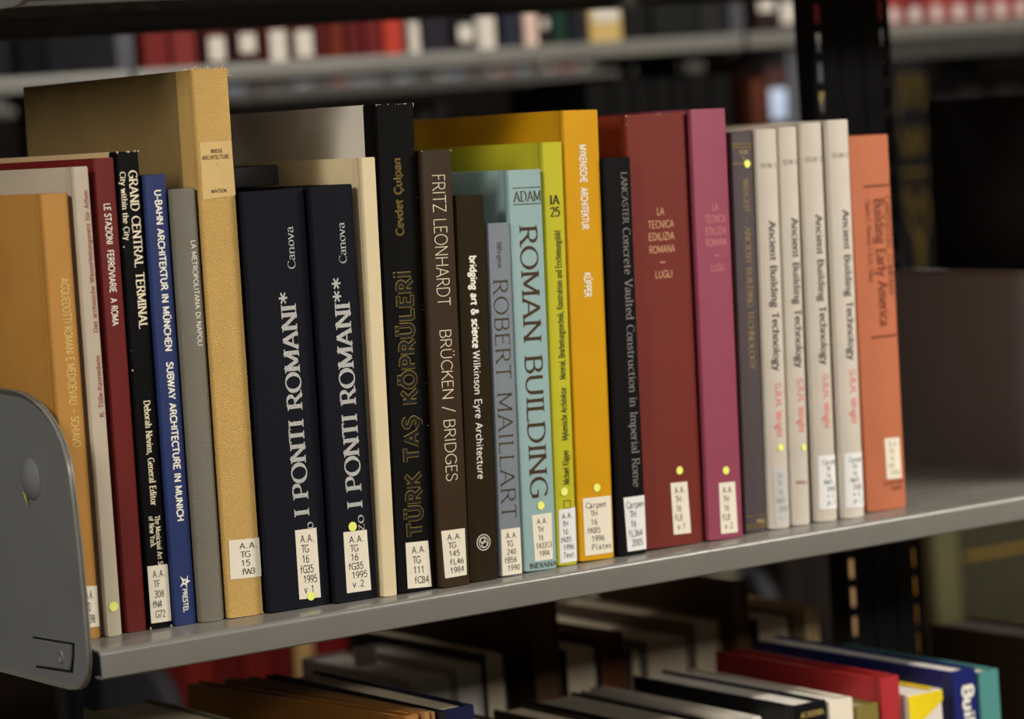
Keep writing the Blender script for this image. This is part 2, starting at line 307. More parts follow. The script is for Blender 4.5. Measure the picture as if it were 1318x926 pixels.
# ------------------------------------------------------------------ book builder
def spine_profile(w_, bulge, t=0.0024, hl=0.013, groove=0.0014):
    h = w_/2; n = 10; o = []
    o += [(-h, hl), (-h+0.0002, 0.0098), (-h+groove, 0.0075), (-h+groove, 0.0062), (-h+0.0001, 0.0040), (-h, 0.0022), (-h+0.0005, 0.0007)]
    for i in range(n+1):
        x = -h+0.0014+(w_-0.0028)*i/n; o.append((x, -bulge*(1-(2*x/w_)**2)))
    o += [(h-0.0005, 0.0007), (h, 0.0022), (h-0.0001, 0.0040), (h-groove, 0.0062), (h-groove, 0.0075), (h-0.0002, 0.0098), (h, hl)]
    i_ = [(h-t, hl), (h-t-groove*0.4, 0.007), (h-t, 0.0028), (-h+t, 0.0028), (-h+t+groove*0.4, 0.007), (-h+t, hl)]
    return o+i_
class Book:
    def __init__(s, name, loc, w_, h, d, lean=0.0, bulge=0.0008, cover=None, spine=None, pages=PAGES, yaw=0.0, hl=0.013, board=0.0028, simple=False, square=0.003):
        s.w, s.h, s.d, s.b, s.lean = w_, h, d, bulge, lean
        s.root = empty(name, loc, (0, lean, yaw)); s.loc = Vector(loc)
        s.M = (Matrix.Translation(s.loc) @ Matrix.Rotation(yaw, 4, 'Z') @ Matrix.Rotation(lean, 4, 'Y')).inverted()
        spine = spine or cover
        bm = bmesh.new(); prism(bm, spine_profile(w_, bulge, hl=hl), 'z', 0.0, h)
        top = [e for e in bm.edges if all(abs(v.co.z-h) < 1e-6 or abs(v.co.z) < 1e-6 for v in e.verts) and abs(e.verts[0].co.z-e.verts[1].co.z) < 1e-6]
        if not simple: bmesh.ops.bevel(bm, geom=top, offset=0.0006, segments=2, affect='EDGES')
        s.spine = finish(bm, 'spine', spine, s.root, True)
        for sx in (-1, 1):
            bm = bmesh.new()
            xa, xb = sorted((sx*w_/2, sx*(w_/2-board)))
            add_box(bm, xa, xb, hl+0.0001, d, 0.0, h, 0.0006 if not simple else 0, 2)
            finish(bm, 'cover_board', cover, s.root, True)
        bm = bmesh.new(); q = w_/2-board-0.0001; sq = square
        # page block with a slightly hollow fore-edge
        out = [(-q, 0.0035), (q, 0.0035), (q, d-sq)]+[(q*(1-2*i/8), d-sq-0.0015*math.sin(math.pi*i/8)) for i in range(1, 8)]+[(-q, d-sq)]
        prism(bm, out, 'z', sq*0.6, h-sq)
        finish(bm, 'page_block', pages, s.root)
    def local(s, px, py):
        p = onY(px, py, s.loc.y); q = s.M @ p; return q.x, q.z
    def fy(s, x): return -s.b*max(0, 1-(2*x/s.w)**2)
    def put(s, polys, name, m, parent=None, off=0.0003, thick=0.0):
        """flat print laid on the spine, following its curve; polys are (x,z) lists"""
        bm = bmesh.new()
        if s.b > .0009:      # follow the curve of a rounded back: split long quads
            fine = []
            for p in polys:
                if len(p) != 4: fine.append(p); continue
                for rot in (0, 1):
                    ex = max(abs(p[1][0]-p[0][0]), abs(p[2][0]-p[3][0])); n = max(1, min(12, int(ex/.0010)))
                    if rot == 0 or n == 1: pass
                    if n > 1 or rot == 1: break
                    p = [p[1], p[2], p[3], p[0]]
                L = lambda a, b, t: (a[0]+(b[0]-a[0])*t, a[1]+(b[1]-a[1])*t)
                for i in range(n): fine.append([L(p[0], p[1], i/n), L(p[0], p[1], (i+1)/n), L(p[3], p[2], (i+1)/n), L(p[3], p[2], i/n)])
            polys = fine
        for p in polys:
            try: bm.faces.new([bm.verts.new((x, s.fy(x)-off, z)) for x, z in p])
            except ValueError: pass
        me = bpy.data.meshes.new(name); 
        for f in bm.faces:
            f.normal_update()
            if f.normal.y > 0: f.normal_flip()
        bm.to_mesh(me); bm.free(); me.materials.append(m)
        return link(name, me, parent or s.root)
    def zpx(s, y):   # pixel row on the spine -> local z
        return s.h*(s.yb-y)/(s.yb-s.yt)
    def title(s, text, pen, u0, u1, ya, yb, dr, m, name='title_lettering', off=0.0003, track=0.9, grow=0.0, mono=0):
        P = dict(PENS[pen]) if isinstance(pen, str) else dict(pen)
        if grow: P['thick'] += grow; P['thin'] += grow
        L, polys = text_polys(text, P, mono, track)
        z0, z1 = s.zpx(ya), s.zpx(yb); x0, x1 = -s.w/2+u0*s.w, -s.w/2+u1*s.w
        out = []
        for p in polys:
            if dr == 'D': out.append([(x0+b/10*(x1-x0), z0+(a/L)*(z1-z0)) for a, b in p])
            elif dr == 'U': out.append([(x1-b/10*(x1-x0), z0+(a/L)*(z1-z0)) for a, b in p])
            else: out.append([(x0+(a/L)*(x1-x0), z1+b/10*(z0-z1)) for a, b in p])     # 'H': ya = cap top row, yb = baseline row
        return s.put(out, name, m, off=off)
    def label(s, c, lines, m=LABEL, ink=INK, name='call_label', pen='mono', pad=0.1, top=0.06, inkname='call_number', fill=0.66):
        """c = four pixel corners TL TR BR BL; lines of typewriter text inside"""
        q = [s.local(*p) for p in c]
        lim = s.w/2-0.0002
        q = [(max(-lim, min(lim, x)), z) for x, z in q]
        def P(u, v):
            a = [q[0][i]*(1-u)+q[1][i]*u for i in (0, 1)]; b = [q[3][i]*(1-u)+q[2][i]*u for i in (0, 1)]
            return (a[0]*(1-v)+b[0]*v, a[1]*(1-v)+b[1]*v)
        n = 6; polys = [[P(i/n, 0), P((i+1)/n, 0), P((i+1)/n, 1), P(i/n, 1)] for i in range(n)]
        o = s.put(polys, name, m, off=0.00025)
        if lines:
            hh = (1-2*top)/len(lines); out = []
            fac = min([.235]+[(.96-pad-(.14 if t.startswith(' ') else 0))/(len(t.strip())*.69) for t in lines if t.strip()])
            mx = 6.2
            for k, t in enumerate(lines):
                ind = 0.0
                if t.startswith(' '): ind = 0.14; t = t.strip()
                L, ps = text_polys(t, PENS[pen], 6.9)
                for p in ps:
                    out.append([P(pad+ind+a/10*fac, top+hh*(k+0.5+fill/2)-b/10*hh*fill) for a, b in p])
            out = [p for p in out if all(-0.01 <= (x-q[3][0])/max(1e-6, q[1][0]-q[3][0]) <= 1.35 and abs(x) < s.w/2-.0003 for x, z in p)]
            s.put(out, inkname, ink, parent=o, off=0.0004)
        return o
    def dot(s, px, py, rpx=5.5):
        x, z = s.local(px, py); r = rpx/1600
        pts = [(x+r*math.cos(a*math.tau/20), z+r*math.sin(a*math.tau/20)) for a in range(20)]
        return s.put([pts], 'sticker_dot', DOTM, off=0.00055)
    def bars(s, rows, u0, u1, m, th=0.0008, name='ruled_line'):
        x0, x1 = -s.w/2+u0*s.w, -s.w/2+u1*s.w; out = []
        for r in rows:
            z = s.zpx(r); n = 4
            for i in range(n):
                a = x0+(x1-x0)*i/n; b = x0+(x1-x0)*(i+1)/n; out.append([(a, z), (b, z), (b, z+th), (a, z+th)])
        return s.put(out, name, m)

# ------------------------------------------------------------------ room
bm = bmesh.new(); add_box(bm, -6, 9, -5, 7, -1.13, -1.08)
tag(finish(bm, 'floor', mat('carpet', (96, 78, 62), 0.95, var=0.15)), kind='structure')
bm = bmesh.new(); add_box(bm, -6, 9, -5, 7, 1.52, 1.57)
tag(finish(bm, 'ceiling', mat('ceiling_white', (200, 195, 185), 0.9)), kind='structure')
bm = bmesh.new(); add_box(bm, -6, 9, 7, 7.1, -1.08, 1.52)
tag(finish(bm, 'wall_back', mat('back_wall', (60, 54, 50), 0.9)), kind='structure')

# ------------------------------------------------------------------ shelving
def shelf_board(parent, x0, x1, yf, yr, z, m=STEEL):
    """steel shelf: deck with a box lip at the front (towards -y when yf<yr)"""
    s = 1 if yf < yr else -1
    r = 0.0042; o = []
    for i in range(6):
        a = math.pi/2*i/5; o.append((yf+s*(r-r*math.sin(a)), z-r+r*math.cos(a)))
    o = o[::1]
    o += [(yf, z-0.0218+0.0012), (yf+s*0.0012, z-0.0218), (yf+s*0.012, z-0.0218), (yf+s*0.012, z-0.0204), (yf+s*0.0016, z-0.0204), (yf+s*0.0016, z-0.005), (yf+s*0.005, z-0.0016), (yr-s*0.001, z-0.0016), (yr-s*0.001, z-0.004), (yr, z-0.004), (yr, z)]
    bm = bmesh.new(); prism(bm, o, 'x', x0, x1)
    return finish(bm, 'shelf_board', m, parent, True)
def post(parent, x, y, z0, z1, wd=0.100, dep=0.026, m=BLACKSTEEL):
    """slotted upright: channel with two columns of real see-through slots"""
    bm = bmesh.new(); t = 0.002; pitch = 0.029; sh = 0.019; sw = 0.0062
    cols = (x-0.041, x+0.041)
    for ya, yb in ((y, y+t),):
        xs = [x-wd/2, cols[0]-sw/2, cols[0]+sw/2, cols[1]-sw/2, cols[1]+sw/2, x+wd/2]
        for i in (0, 2, 4): add_box(bm, xs[i], xs[i+1], ya, yb, z0, z1)
        n = int((z1-z0)/pitch)
        for i in (1, 3):
            for k in range(n+1):
                za = z0+k*pitch; add_box(bm, xs[i], xs[i+1], ya+0.0001, yb, za, min(z1, za+pitch-sh))
    add_box(bm, x-wd/2, x-wd/2+t, y+t, y+dep, z0, z1); add_box(bm, x+wd/2-t, x+wd/2, y+t, y+0.010, z0, z1)
    add_box(bm, x-0.016, x-0.013, y-0.002, y, z0, z1); add_box(bm, x+0.013, x+0.016, y-0.002, y, z0, z1)
    return finish(bm, 'upright_post', m, parent)
BR = [(0.334, 0.1925), (0.1391, 0.1916), (0.1009, 0.1905), (0.0850, 0.1886), (0.0701, 0.1846), (0.0551, 0.1789), (0.0421, 0.1711), (0.0322, 0.1627), (0.0247, 0.1533), (0.0195, 0.1425), (0.0164, 0.1306), (0.0140, 0.105),
      (0.0118, 0.0753), (0.0106, 0.023), (0.0112, -0.008), (0.0154, -0.0195), (0.0190, -0.0245), (0.025, -0.0290), (0.034, -0.0322), (0.0469, -0.0338), (0.334, -0.0342)]
def bracket(parent, x, z, s=1, detail=False, m=STEELB, mir=0.0):
    """end bracket plate in the YZ plane with a raised rolled rim; s=-1 for the rear face (mirrored about y=mir)"""
    O = [((y if s > 0 else 2*mir-y), z+zz) for y, zz in BR]
    bm = bmesh.new(); prism(bm, O, 'x', x-0.0006, x+0.0006)
    pl = finish(bm, 'end_bracket', m, parent, True)
    # rim
    n = len(O); cy = sum(p[0] for p in O)/n; cz = sum(p[1] for p in O)/n
    inn = []
    for i, p in enumerate(O):
        a = O[max(0, i-1)]; b = O[min(n-1, i+1)]
        dy, dz = b[0]-a[0], b[1]-a[1]; l = math.hypot(dy, dz) or 1
        ny, nz = -dz/l, dy/l
        if (cy-p[0])*ny+(cz-p[1])*nz < 0: ny, nz = -ny, -nz
        inn.append((p[0]+ny*0.0046, p[1]+nz*0.0046))
    bm = bmesh.new()
    rings = []
    for i in range(n):
        (y0, z0), (y1, z1) = O[i], inn[i]
        rings.append([bm.verts.new(v) for v in ((x-0.0007, y1, z1), (x-0.0022, y1*0.4+y0*0.6, z1*0.4+z0*0.6), (x-0.0028, y0*0.9+y1*0.1, z0*0.9+z1*0.1), (x-0.0018, y0, z0), (x+0.0018, y0, z0), (x+0.0022, y0*0.8+y1*0.2, z0*0.8+z1*0.2), (x+0.0007, y1, z1))])
    for i in range(n-1):
        for k in range(7):
            bm.faces.new((rings[i][k], rings[i+1][k], rings[i+1][(k+1) % 7], rings[i][(k+1) % 7]))
    bm.faces.new(rings[0]); bm.faces.new(rings[-1][::-1])
    finish(bm, 'rolled_rim', STEEL, pl, True)
    if detail:
        # pressed round dimple
        bm = bmesh.new(); cy, cz, R = 0.0876, z+0.1235, 0.0165; prev = None; segs = 28
        prof = [(1.0, 0.0004), (0.86, 0.0022), (0.6, 0.0044), (0.3, 0.0055)]
        for r, dx in prof:
            ring = [bm.verts.new((x-0.0005-dx, cy+R*r*math.cos(a*math.tau/segs), cz+R*r*math.sin(a*math.tau/segs))) for a in range(segs)]
            if prev:
                for i in range(segs): bm.faces.new((prev[i], prev[(i+1) % segs], ring[(i+1) % segs], ring[i]))
            prev = ring
        bm.faces.new(prev); finish(bm, 'pressed_dimple', m, pl, True)
        # stamped locking tab
        bm = bmesh.new(); tp = [(0.1059, z-0.0006), (0.0369, z+0.0015), (0.0395, z-0.008), (0.0440, z-0.0186), (0.1044, z-0.0216)]
        prism(bm, tp, 'x', x-0.0028, x-0.0007)
        bmesh.ops.bevel(bm, geom=bm.edges[:], offset=0.0008, segments=2, affect='EDGES')
        tb = finish(bm, 'locking_tab', m, pl, True)
        bm = bmesh.new(); tq = [(0.1080, z+0.0006), (0.0345, z+0.0030), (0.0372, z-0.008), (0.0418, z-0.0204), (0.1066, z-0.0232)]
        prism(bm, tq, 'x', x-0.0010, x-0.0006); finish(bm, 'tab_slot', BLACKSTEEL, tb)
        bm = bmesh.new(); cy, cz = 0.0555, z-0.0095; seg = 18; prev = None
        for r, dx in ((0.0042, 0.0), (0.0036, 0.0012), (0.0028, 0.0012), (0.0024, 0.0004), (0.0008, 0.0002)):
            ring = [bm.verts.new((x-0.0028-dx, cy+r*math.cos(a*math.tau/seg), cz+r*1.25*math.sin(a*math.tau/seg))) for a in range(seg)]
            if prev:
                for i in range(seg): bm.faces.new((prev[i], prev[(i+1) % seg], ring[(i+1) % seg], ring[i]))
            prev = ring
        bm.faces.new(prev); finish(bm, 'rivet', m, tb, True)
        # yellow paint fleck on the dimple
        bm = bmesh.new(); yy = 0.0985; zz = z+0.110
        f = bm.faces.new([bm.verts.new((x-0.0040, a, b)) for a, b in ((yy, zz+0.004), (yy-0.003, zz), (yy-0.0075, zz-0.0075), (yy-0.0055, zz-0.0005), (yy-0.0045, zz+0.0015))])
        finish(bm, 'paint_fleck', mat('yellow_paint', (210, 200, 40), 0.5), pl)
    return pl

XL, XR = -0.278, 0.752
PX_ = 0.752
unit = empty('library_shelving', (0.18, 0.22, -1.08))
tag(unit, 'grey steel library shelving in front holding the sharp row of books, with black slotted post', 'shelving')
K0 = unit
def rel(o): o.matrix_parent_inverse = unit.matrix_world.inverted(); return o
bpy.context.view_layer.update()
ZM, ZU, ZUR, ZL = 0.0, 0.511, 0.496, -0.51
for z in (ZM, ZU, ZL):
    rel(shelf_board(unit, XL+0.0004, XR-0.003, 0.0, 0.333, z))
    rel(shelf_board(unit, XR+0.003, XR+0.93, 0.0, 0.333, z))
for z in (ZUR, ZL):
    rel(shelf_board(unit, XL+0.0004, XR-0.003, 0.70, 0.371, z)); rel(shelf_board(unit, XR+0.003, XR+0.93, 0.70, 0.371, z))
rel(shelf_board(unit, XL-0.93, XL-0.004, 0.0, 0.333, ZL))
for x in (XL-0.003, PX_, PX_+0.93):
    rel(post(unit, x-.006, 0.336, -1.08, 1.0))
    rel(bracket(unit, x, ZM, 1, detail=(x < 0))) if x < 1 else None
    if x < 1: rel(bracket(unit, x, ZU, 1)); rel(bracket(unit, x, ZL, 1))
bm = bmesh.new(); add_box(bm, XL-0.95, XR+0.96, 0.02, 0.68, -1.08, -0.99); rel(finish(bm, 'base_plinth', STEEL, unit))

def far_range(name, y0, xs, zs, label, depth=0.5, top=0.75, m=STEEL):
    u = empty(name, ((xs[0]+xs[-1])/2, y0+0.25, -1.08)); tag(u, label, 'shelving'); bpy.context.view_layer.update()
    def R(o): o.matrix_parent_inverse = u.matrix_world.inverted()
    for a, b in zip(xs[:-1], xs[1:]):
        for z in zs: R(shelf_board(u, a+0.004, b-0.004, y0, y0+0.235, z, m)); R(shelf_board(u, a+0.004, b-0.004, y0+depth, y0+depth-0.235, z, m))
    for x in xs:
        R(post(u, x, y0+0.21, -1.08, top))
        for z in zs:
            bm = bmesh.new(); prism(bm, [(y0+0.005+p[0], z+p[1]) for p in BR], 'x', x-0.012, x+0.012); R(finish(bm, 'end_bracket', DARKSTEEL, u))
    bm = bmesh.new(); add_box(bm, xs[0], xs[-1], y0+0.01, y0+depth-0.01, -1.08, -1.0); R(finish(bm, 'base_plinth', m, u))
    return u
ZB = (0.455, -0.02, -0.48)
far_range('library_shelving', 1.40, [-0.43, 0.49, 1.432, 2.37, 3.3], ZB, 'blurred grey shelving across the aisle with red and white-labelled books')
far_range('library_shelving', 3.20, [0.72, 1.65, 2.50, 3.6, 4.5], (0.444, -0.02, -0.48), 'farthest blurred grey shelving behind the range across the aisle')

# ------------------------------------------------------------------ the main row of books (pixel corners of each spine: TL TR BL BR)
WHITE_I = mat('white_ink', (232, 228, 214), 0.5, var=0.02)
GOLD = mat('gold_foil', (214, 176, 90), 0.35, 'foil', metal=0.75)
GOLDP = mat('gold_ink', (205, 180, 105), 0.5)
SILVER = mat('silver_foil', (205, 205, 200), 0.5, 'foil', metal=0.15)
DARKI = mat('dark_ink', (30, 26, 24), 0.6)
ROW = [
 # name, corners, depth, cover colour, rough, kind, bulge
 ('tan',   (52,250, 87.5,250, 95,827, 131,820.5),      .245, (178,128,60), .55, 'paper', .0008),
 ('white', (92.3,216, 114,214, 137.4,820, 158,818.5),  .235, (184,172,152), .5, 'paper', .0006),
 ('dred',  (120,205, 147.4,202.5, 162.7,816, 190.5,811), .24, (100,22,18), .5, 'paper', .0008),
 ('grand', (152,197, 177.5,193, 191.4,811.6, 223,806.7), .25, (9,9,11), .45, 'paper', .0005),
 ('ubahn', (184,225.5, 214.4,225, 227,807, 256,802),   .235, (36,50,98), .45, 'paper', .0008),
 ('grey',  (217.7,244, 252.7,243, 258.7,802, 292.4,797.5), .235, (112,108,96), .5, 'cloth', .0030),
 ('gold',  (248,90, 298,89, 296,797.5, 344,789.7),     .305, (206,168,98), .9, 'coarse', .0012),
 ('can1',  (306,249, 392,242.5, 345,791, 426,778),     .235, (20,22,30), .75, 'cloth', .0006),
 ('can2',  (395,241, 453,238, 427.4,778, 485,771),     .235, (20,22,30), .75, 'cloth', .0006),
 ('cream', (465,204, 481,202, 487.6,771, 511.7,766.6), .24, (214,198,160), .6, 'paper', .0003),
 ('turk',  (486,135, 533.6,133.5, 512,766, 564,758),   .25, (6,6,6), .6, 'leather', .0012),
 ('leon',  (539.4,195, 579,193.5, 564.7,760, 604.4,752), .24, (52,37,20), .45, 'paper', .0006),
 ('bridg', (584,253.5, 624.3,251, 604.8,752, 641,745), .235, (42,34,20), .4, 'paper', .0010),
 ('mail',  (627.5,288, 658,287, 643.7,744, 673.6,740), .22, (118,126,134), .5, 'cloth', .0008),
 ('adam',  (649.6,221, 696,218, 674.4,739, 716.4,731.4), .235, (142,170,170), .45, 'paper', .0006),
 ('ygreen',(696.5,184, 724,183, 717,731, 743.6,726),   .24, (184,180,42), .4, 'paper', .0004),
 ('yellow',(726.4,143, 772.7,142, 745.6,724.5, 793.4,719), .25, (202,148,12), .4, 'paper', .0006),
 ('lanc',  (775.7,203, 807,204, 794.3,718.7, 834,712), .235, (18,17,19), .45, 'paper', .0006),
 ('lug1',  (802.6,148.7, 884,147, 835,711, 907,697),   .25, (108,33,20), .65, 'cloth', .0012),
 ('lug2',  (886.7,142, 934,140, 909.4,698, 955,692),   .25, (142,62,84), .45, 'cloth', .0012),
 ('wright',(939,171, 969,170, 960.5,688, 987.4,683),   .24, (74,64,66), .5, 'cloth', .0015),
 ('w1',    (970,168, 1000,166, 988,682, 1016,680),     .235, (194,185,172), .4, 'paper', .0040),
 ('w2',    (1003,165, 1026.4,163, 1017,678, 1044.7,674.6), .235, (194,185,172), .4, 'paper', .0035),
 ('w3',    (1028,160, 1057,158, 1049,673, 1079.3,669.8), .235, (194,185,172), .4, 'paper', .0040),
 ('w4',    (1061.4,156, 1088.5,154, 1082,668, 1113.6,666), .235, (200,191,178), .4, 'paper', .0040),
 ('orange',(1090.5,176, 1143.8,174, 1116,660.7, 1166.8,652.6), .235, (182,104,70), .6, 'cloth', .0020),
]
LBL = {
 'tan': 'tan book with faint gold lettering beside the steel end bracket, leftmost in the main row',
 'white': 'pale grey book with small red lettering between the tan and the dark red books',
 'dred': 'dark red book lettered LE STAZIONI FERROVIARIE A ROMA in white',
 'grand': 'black book lettered GRAND CENTRAL TERMINAL',
 'ubahn': 'slim blue book lettered U-BAHN ARCHITEKTUR IN MUNCHEN in white',
 'grey': 'plain grey book lettered LA METROPOLITANA DI NAPOLI beside the gold folio',
 'gold': 'tallest book, frayed golden buckram folio with a paper title label',
 'can1': 'thick dark navy volume lettered I PONTI ROMANI with one star, touching the gold folio',
 'can2': 'dark navy volume lettered I PONTI ROMANI with two stars, beside a blank cream book',
 'cream': 'thin cream book with a blank spine beside the black leathery volume',
 'turk': 'tall black grained book with hollow gold lettering and pale boards',
 'leon': 'brown book lettered FRITZ LEONHARDT BRUCKEN / BRIDGES',
 'bridg': 'dark olive brown book lettered bridging art & science, with a ringed emblem',
 'mail': 'small blue-grey book lettered ROBERT MAILLART, shortest in the main row',
 'adam': 'pale blue book lettered ROMAN BUILDING in dark brown capitals',
 'ygreen': 'thin yellow-green book marked IA 25',
 'yellow': 'tall bright yellow book lettered MYKENISCHE ARCHITEKTUR',
 'lanc': 'black book lettered LANCASTER beside the thick rust red volume',
 'lug1': 'thick rust red volume lettered LA TECNICA EDILIZIA ROMANA, call number v.1',
 'lug2': 'mauve pink volume lettered LA TECNICA EDILIZIA ROMANA, call number v.2',
 'wright': 'dark grey brown book with gold rules and lettering and a yellow dot near its top',
 'w1': 'off-white Ancient Building Technology volume touching the dark grey book, with yellow dot',
 'w2': 'thinnest off-white Ancient Building Technology volume, with yellow dot and no call label',
 'w3': 'off-white Ancient Building Technology volume with white call label, second from the orange book',
 'w4': 'off-white Ancient Building Technology volume touching the orange book',
 'orange': 'orange cloth book lettered Building Early America, rightmost in the main row',
}
spec = []
for n, c, d, col, rg, kd, bl in ROW:
    a = onZ(c[4], c[5]); b = onZ(c[6], c[7]); y = (a.y+b.y)/2
    q = [onY(c[i], c[i+1], y) for i in (0, 2, 4, 6)]
    lean = math.atan2(((q[0].x-q[2].x)+(q[1].x-q[3].x))/2, q[0].z)
    wd = min(q[3].x-q[2].x, q[1].x-q[0].x)*0.5+max(q[3].x-q[2].x, q[1].x-q[0].x)*0.5
    h = ((q[0].z-q[2].z)+(q[1].z-q[3].z))/2
    cxm = (q[0].x+q[1].x+q[2].x+q[3].x)/4
    spec.append(dict(n=n, y=y, lean=lean, w=wd, h=h, cx=cxm, d=d, col=col, rg=rg, kd=kd, bl=bl, yt=(c[1]+c[3])/2, yb=(c[5]+c[7])/2))
for it in range(60):        # let neighbours touch without overlapping
    for A, B in zip(spec[:-1], spec[1:]):
        hm = min(A['h'], B['h'])
        for z in (0.0, hm):
            ar = A['cx']+math.tan(A['lean'])*(z-A['h']/2)+A['w']/2; bl = B['cx']+math.tan(B['lean'])*(z-B['h']/2)-B['w']/2
            g = bl-ar-0.0007
            if g < -1e-6:
                k = 1 if z > 0 else -1
                A['cx'] += g*0.2; B['cx'] -= g*0.2; A['lean'] += g*0.25/A['h']*k; B['lean'] -= g*0.25/B['h']*k
                A['w'] += g*0.06; B['w'] += g*0.06
BK = {}
for s_ in spec:
    m = mat('cover_'+s_['n'] if not s_['n'] in ('w1', 'w2', 'w3') else 'cover_ancient', s_['col'], s_['rg'], s_['kd'], var=0.05, spec=.10 if max(s_['col']) < 50 else .28)
    cov = m; hl = 0.013; bd = 0.0028
    if s_['n'] == 'gold': cov = mat('gold_board_cloth', (122, 100, 60), 0.85, 'paper', var=0.08); hl = 0.026
    if s_['n'] == 'turk': cov = mat('pale_board', (214, 208, 196), 0.4, 'paper', var=0.03); hl = 0.019
    if s_['n'] == 'grand': cov = mat('cream_jacket', (190, 165, 125), 0.5, 'paper', var=0.05); hl = 0.004+0.009; bd = 0.0025
    if s_['n'] == 'wright': cov = mat('grey_board', (130, 124, 116), 0.5, 'paper')
    bx = s_['cx']-math.tan(s_['lean'])*s_['h']/2
    b = Book('book', (bx, s_['y'], abs(math.sin(s_['lean']))*s_['w']/2+0.0002), s_['w'], s_['h'], s_['d'], s_['lean'], s_['bl'], cov, m, PAGES, hl=hl, board=bd)
    b.yt, b.yb = s_['yt'], s_['yb']; BK[s_['n']] = b
    tag(b.root, LBL[s_['n']], 'book', 'books in the main row')
B = BK
# ---- lettering
b = B['tan']; b.title('ACQUEDOTTI ROMANI E MEDIOEVALI ~ SCHIAVO', dict(thick=.95, thin=.95), .47, .75, 358, 575, 'D', mat('pale_gold_ink', (226, 206, 128), 0.5))
b.label([(108,755), (124.5,754), (128,806.5), (112,808.5)], ['A.A.', 'TD', ' 398'], pad=.05)
REDI = mat('red_ink', (150, 60, 56), 0.6)
b = B['white']; b.title('Das archaische Wasserleitungsnetz f\u00fcr Athen', 'book', .56, .82, 427, 245, 'U', REDI); b.title('R. T\u00f6lle-Kastenbein', 'book', .56, .82, 536, 457, 'U', REDI)
b.dot(145.5, 781, 6)
b = B['dred']; b.title('LE STAZIONI  FERROVIARIE  A ROMA', dict(thick=1.6, thin=1.6), .34, .62, 262, 418, 'D', WHITE_I)
CREAMI = mat('cream_ink', (230, 218, 188), 0.5)
b = B['grand']; b.title('GRAND CENTRAL TERMINAL', 'serifbold', .46, .84, 220, 422, 'D', CREAMI); b.title('City within the City', 'serifbold', .08, .32, 221, 308, 'D', CREAMI)
b.title('Deborah Nevins, General Editor', 'serifbold', .42, .70, 515, 650, 'D', CREAMI); b.title('The Municipal Art Society', 'serifbold', .56, .78, 664, 745, 'D', CREAMI); b.title('of New York', 'serifbold', .28, .50, 664, 703, 'D', CREAMI)
b.label([(189.3,729.5), (216,726), (221.7,799), (194.5,803)], [' A.A.', ' TF', ' 308', 'fN4', ' G72'])
b = B['ubahn']; b.title('U-BAHN ARCHITEKTUR IN M\u00dcNCHEN   SUBWAY ARCHITECTURE IN MUNICH', dict(thick=2.1, thin=2.1), .42, .70, 245, 670, 'D', WHITE_I)
b.title('PRESTEL', 'bold', .42, .62, 758, 788, 'D', WHITE_I)
x0, z0 = b.local(237.5, 749); S_ = .0052
b.put([[(x0-S_*.2, z0-S_*.5), (x0+S_*.9, z0), (x0-S_*.2, z0+S_*.5), (x0+S_*.1, z0)], [(x0, z0-S_*.25), (x0-S_*.9, z0-S_*.7), (x0-S_*.35, z0+S_*.1)], [(x0, z0+S_*.2), (x0-S_*.8, z0+S_*.95), (x0-S_*.4, z0)], [(x0+S_*.05, z0), (x0+S_*.55, z0+S_*.95), (x0+S_*.4, z0)], [(x0-S_*.1, z0-S_*.2), (x0+S_*.25, z0-S_*1.1), (x0+S_*.3, z0)]], 'bird_emblem', WHITE_I)
b = B['grey']; b.title('LA METROPOLITANA DI NAPOLI', 'sans', .60, .80, 310, 445, 'D', WHITE_I)
b = B['gold']; OLDL = mat('aged_label', (206, 176, 116), 0.7, var=0.08); BRI = mat('brown_ink', (70, 50, 28), 0.7)
lb = b.label([(256.5,183.5), (297.4,181), (303,251.5), (261,257.5)], [], m=OLDL, name='title_label')
b.title('BRIDGE', dict(thick=1.7, thin=1.3, phi=12), .36, .68, 191.5, 196, 'H', BRI, off=.0004); b.title('ARCHITECTURE', dict(thick=1.7, thin=1.3, phi=12), .12, .86, 199, 204, 'H', BRI, off=.0004); b.title('.', 'bold', .47, .51, 206, 211, 'H', BRI, off=.0004); b.title('WATSON', dict(thick=1.7, thin=1.3, phi=12), .30, .72, 242.5, 247, 'H', BRI, off=.0004)
b.label([(293.7,696), (333.8,692), (336.3,742), (296,746.5)], ['  A.A.', '  TG', '  15', ' fW3'], pad=.2)
# frayed threads of the gold folio
rnd = random.Random(3); bm = bmesh.new()
for i in range(70):
    side = rnd.random(); top = rnd.random() < .75
    x = rnd.uniform(-b.w/2, b.w/2); y = rnd.uniform(-.001, .003)
    if side < .4: x = -b.w/2+rnd.uniform(.0004, .002); y = rnd.uniform(0, .022)
    z = b.h if top else 0.001
    if side > .85: x = b.w/2; z = b.h-rnd.uniform(0, .006)
    l = rnd.uniform(.001, .0038) if top else rnd.uniform(.0005, .002); a = rnd.uniform(-1, 1)
    x = max(-b.w/2+.0006, min(b.w/2-.0004, x)); a = abs(a) if x < -b.w/2+.004 else a; p0 = Vector((x, y, z-.0005)); p1 = p0+Vector((a*l*.5, -rnd.random()*l*.3, l*.6)); p2 = p1+Vector((a*l*.8, -.0003, rnd.uniform(-.2, .5)*l))
    if not top: p1 = p0+Vector((a*l, -l*.6, .0002)); p2 = p1+Vector((a*l*.3, -l*.1, -.0002))
    r = .00028
    for q0, q1 in ((p0, p1), (p1, p2)):
        vs = [bm.verts.new(q+Vector(o)) for q in (q0, q1) for o in ((-r, 0, -r*.5), (r, 0, -r*.5), (0, -r, r))]
        for i0, i1 in ((0, 1), (1, 2), (2, 0)): bm.faces.new((vs[i0], vs[i1], vs[i1+3], vs[i0+3]))
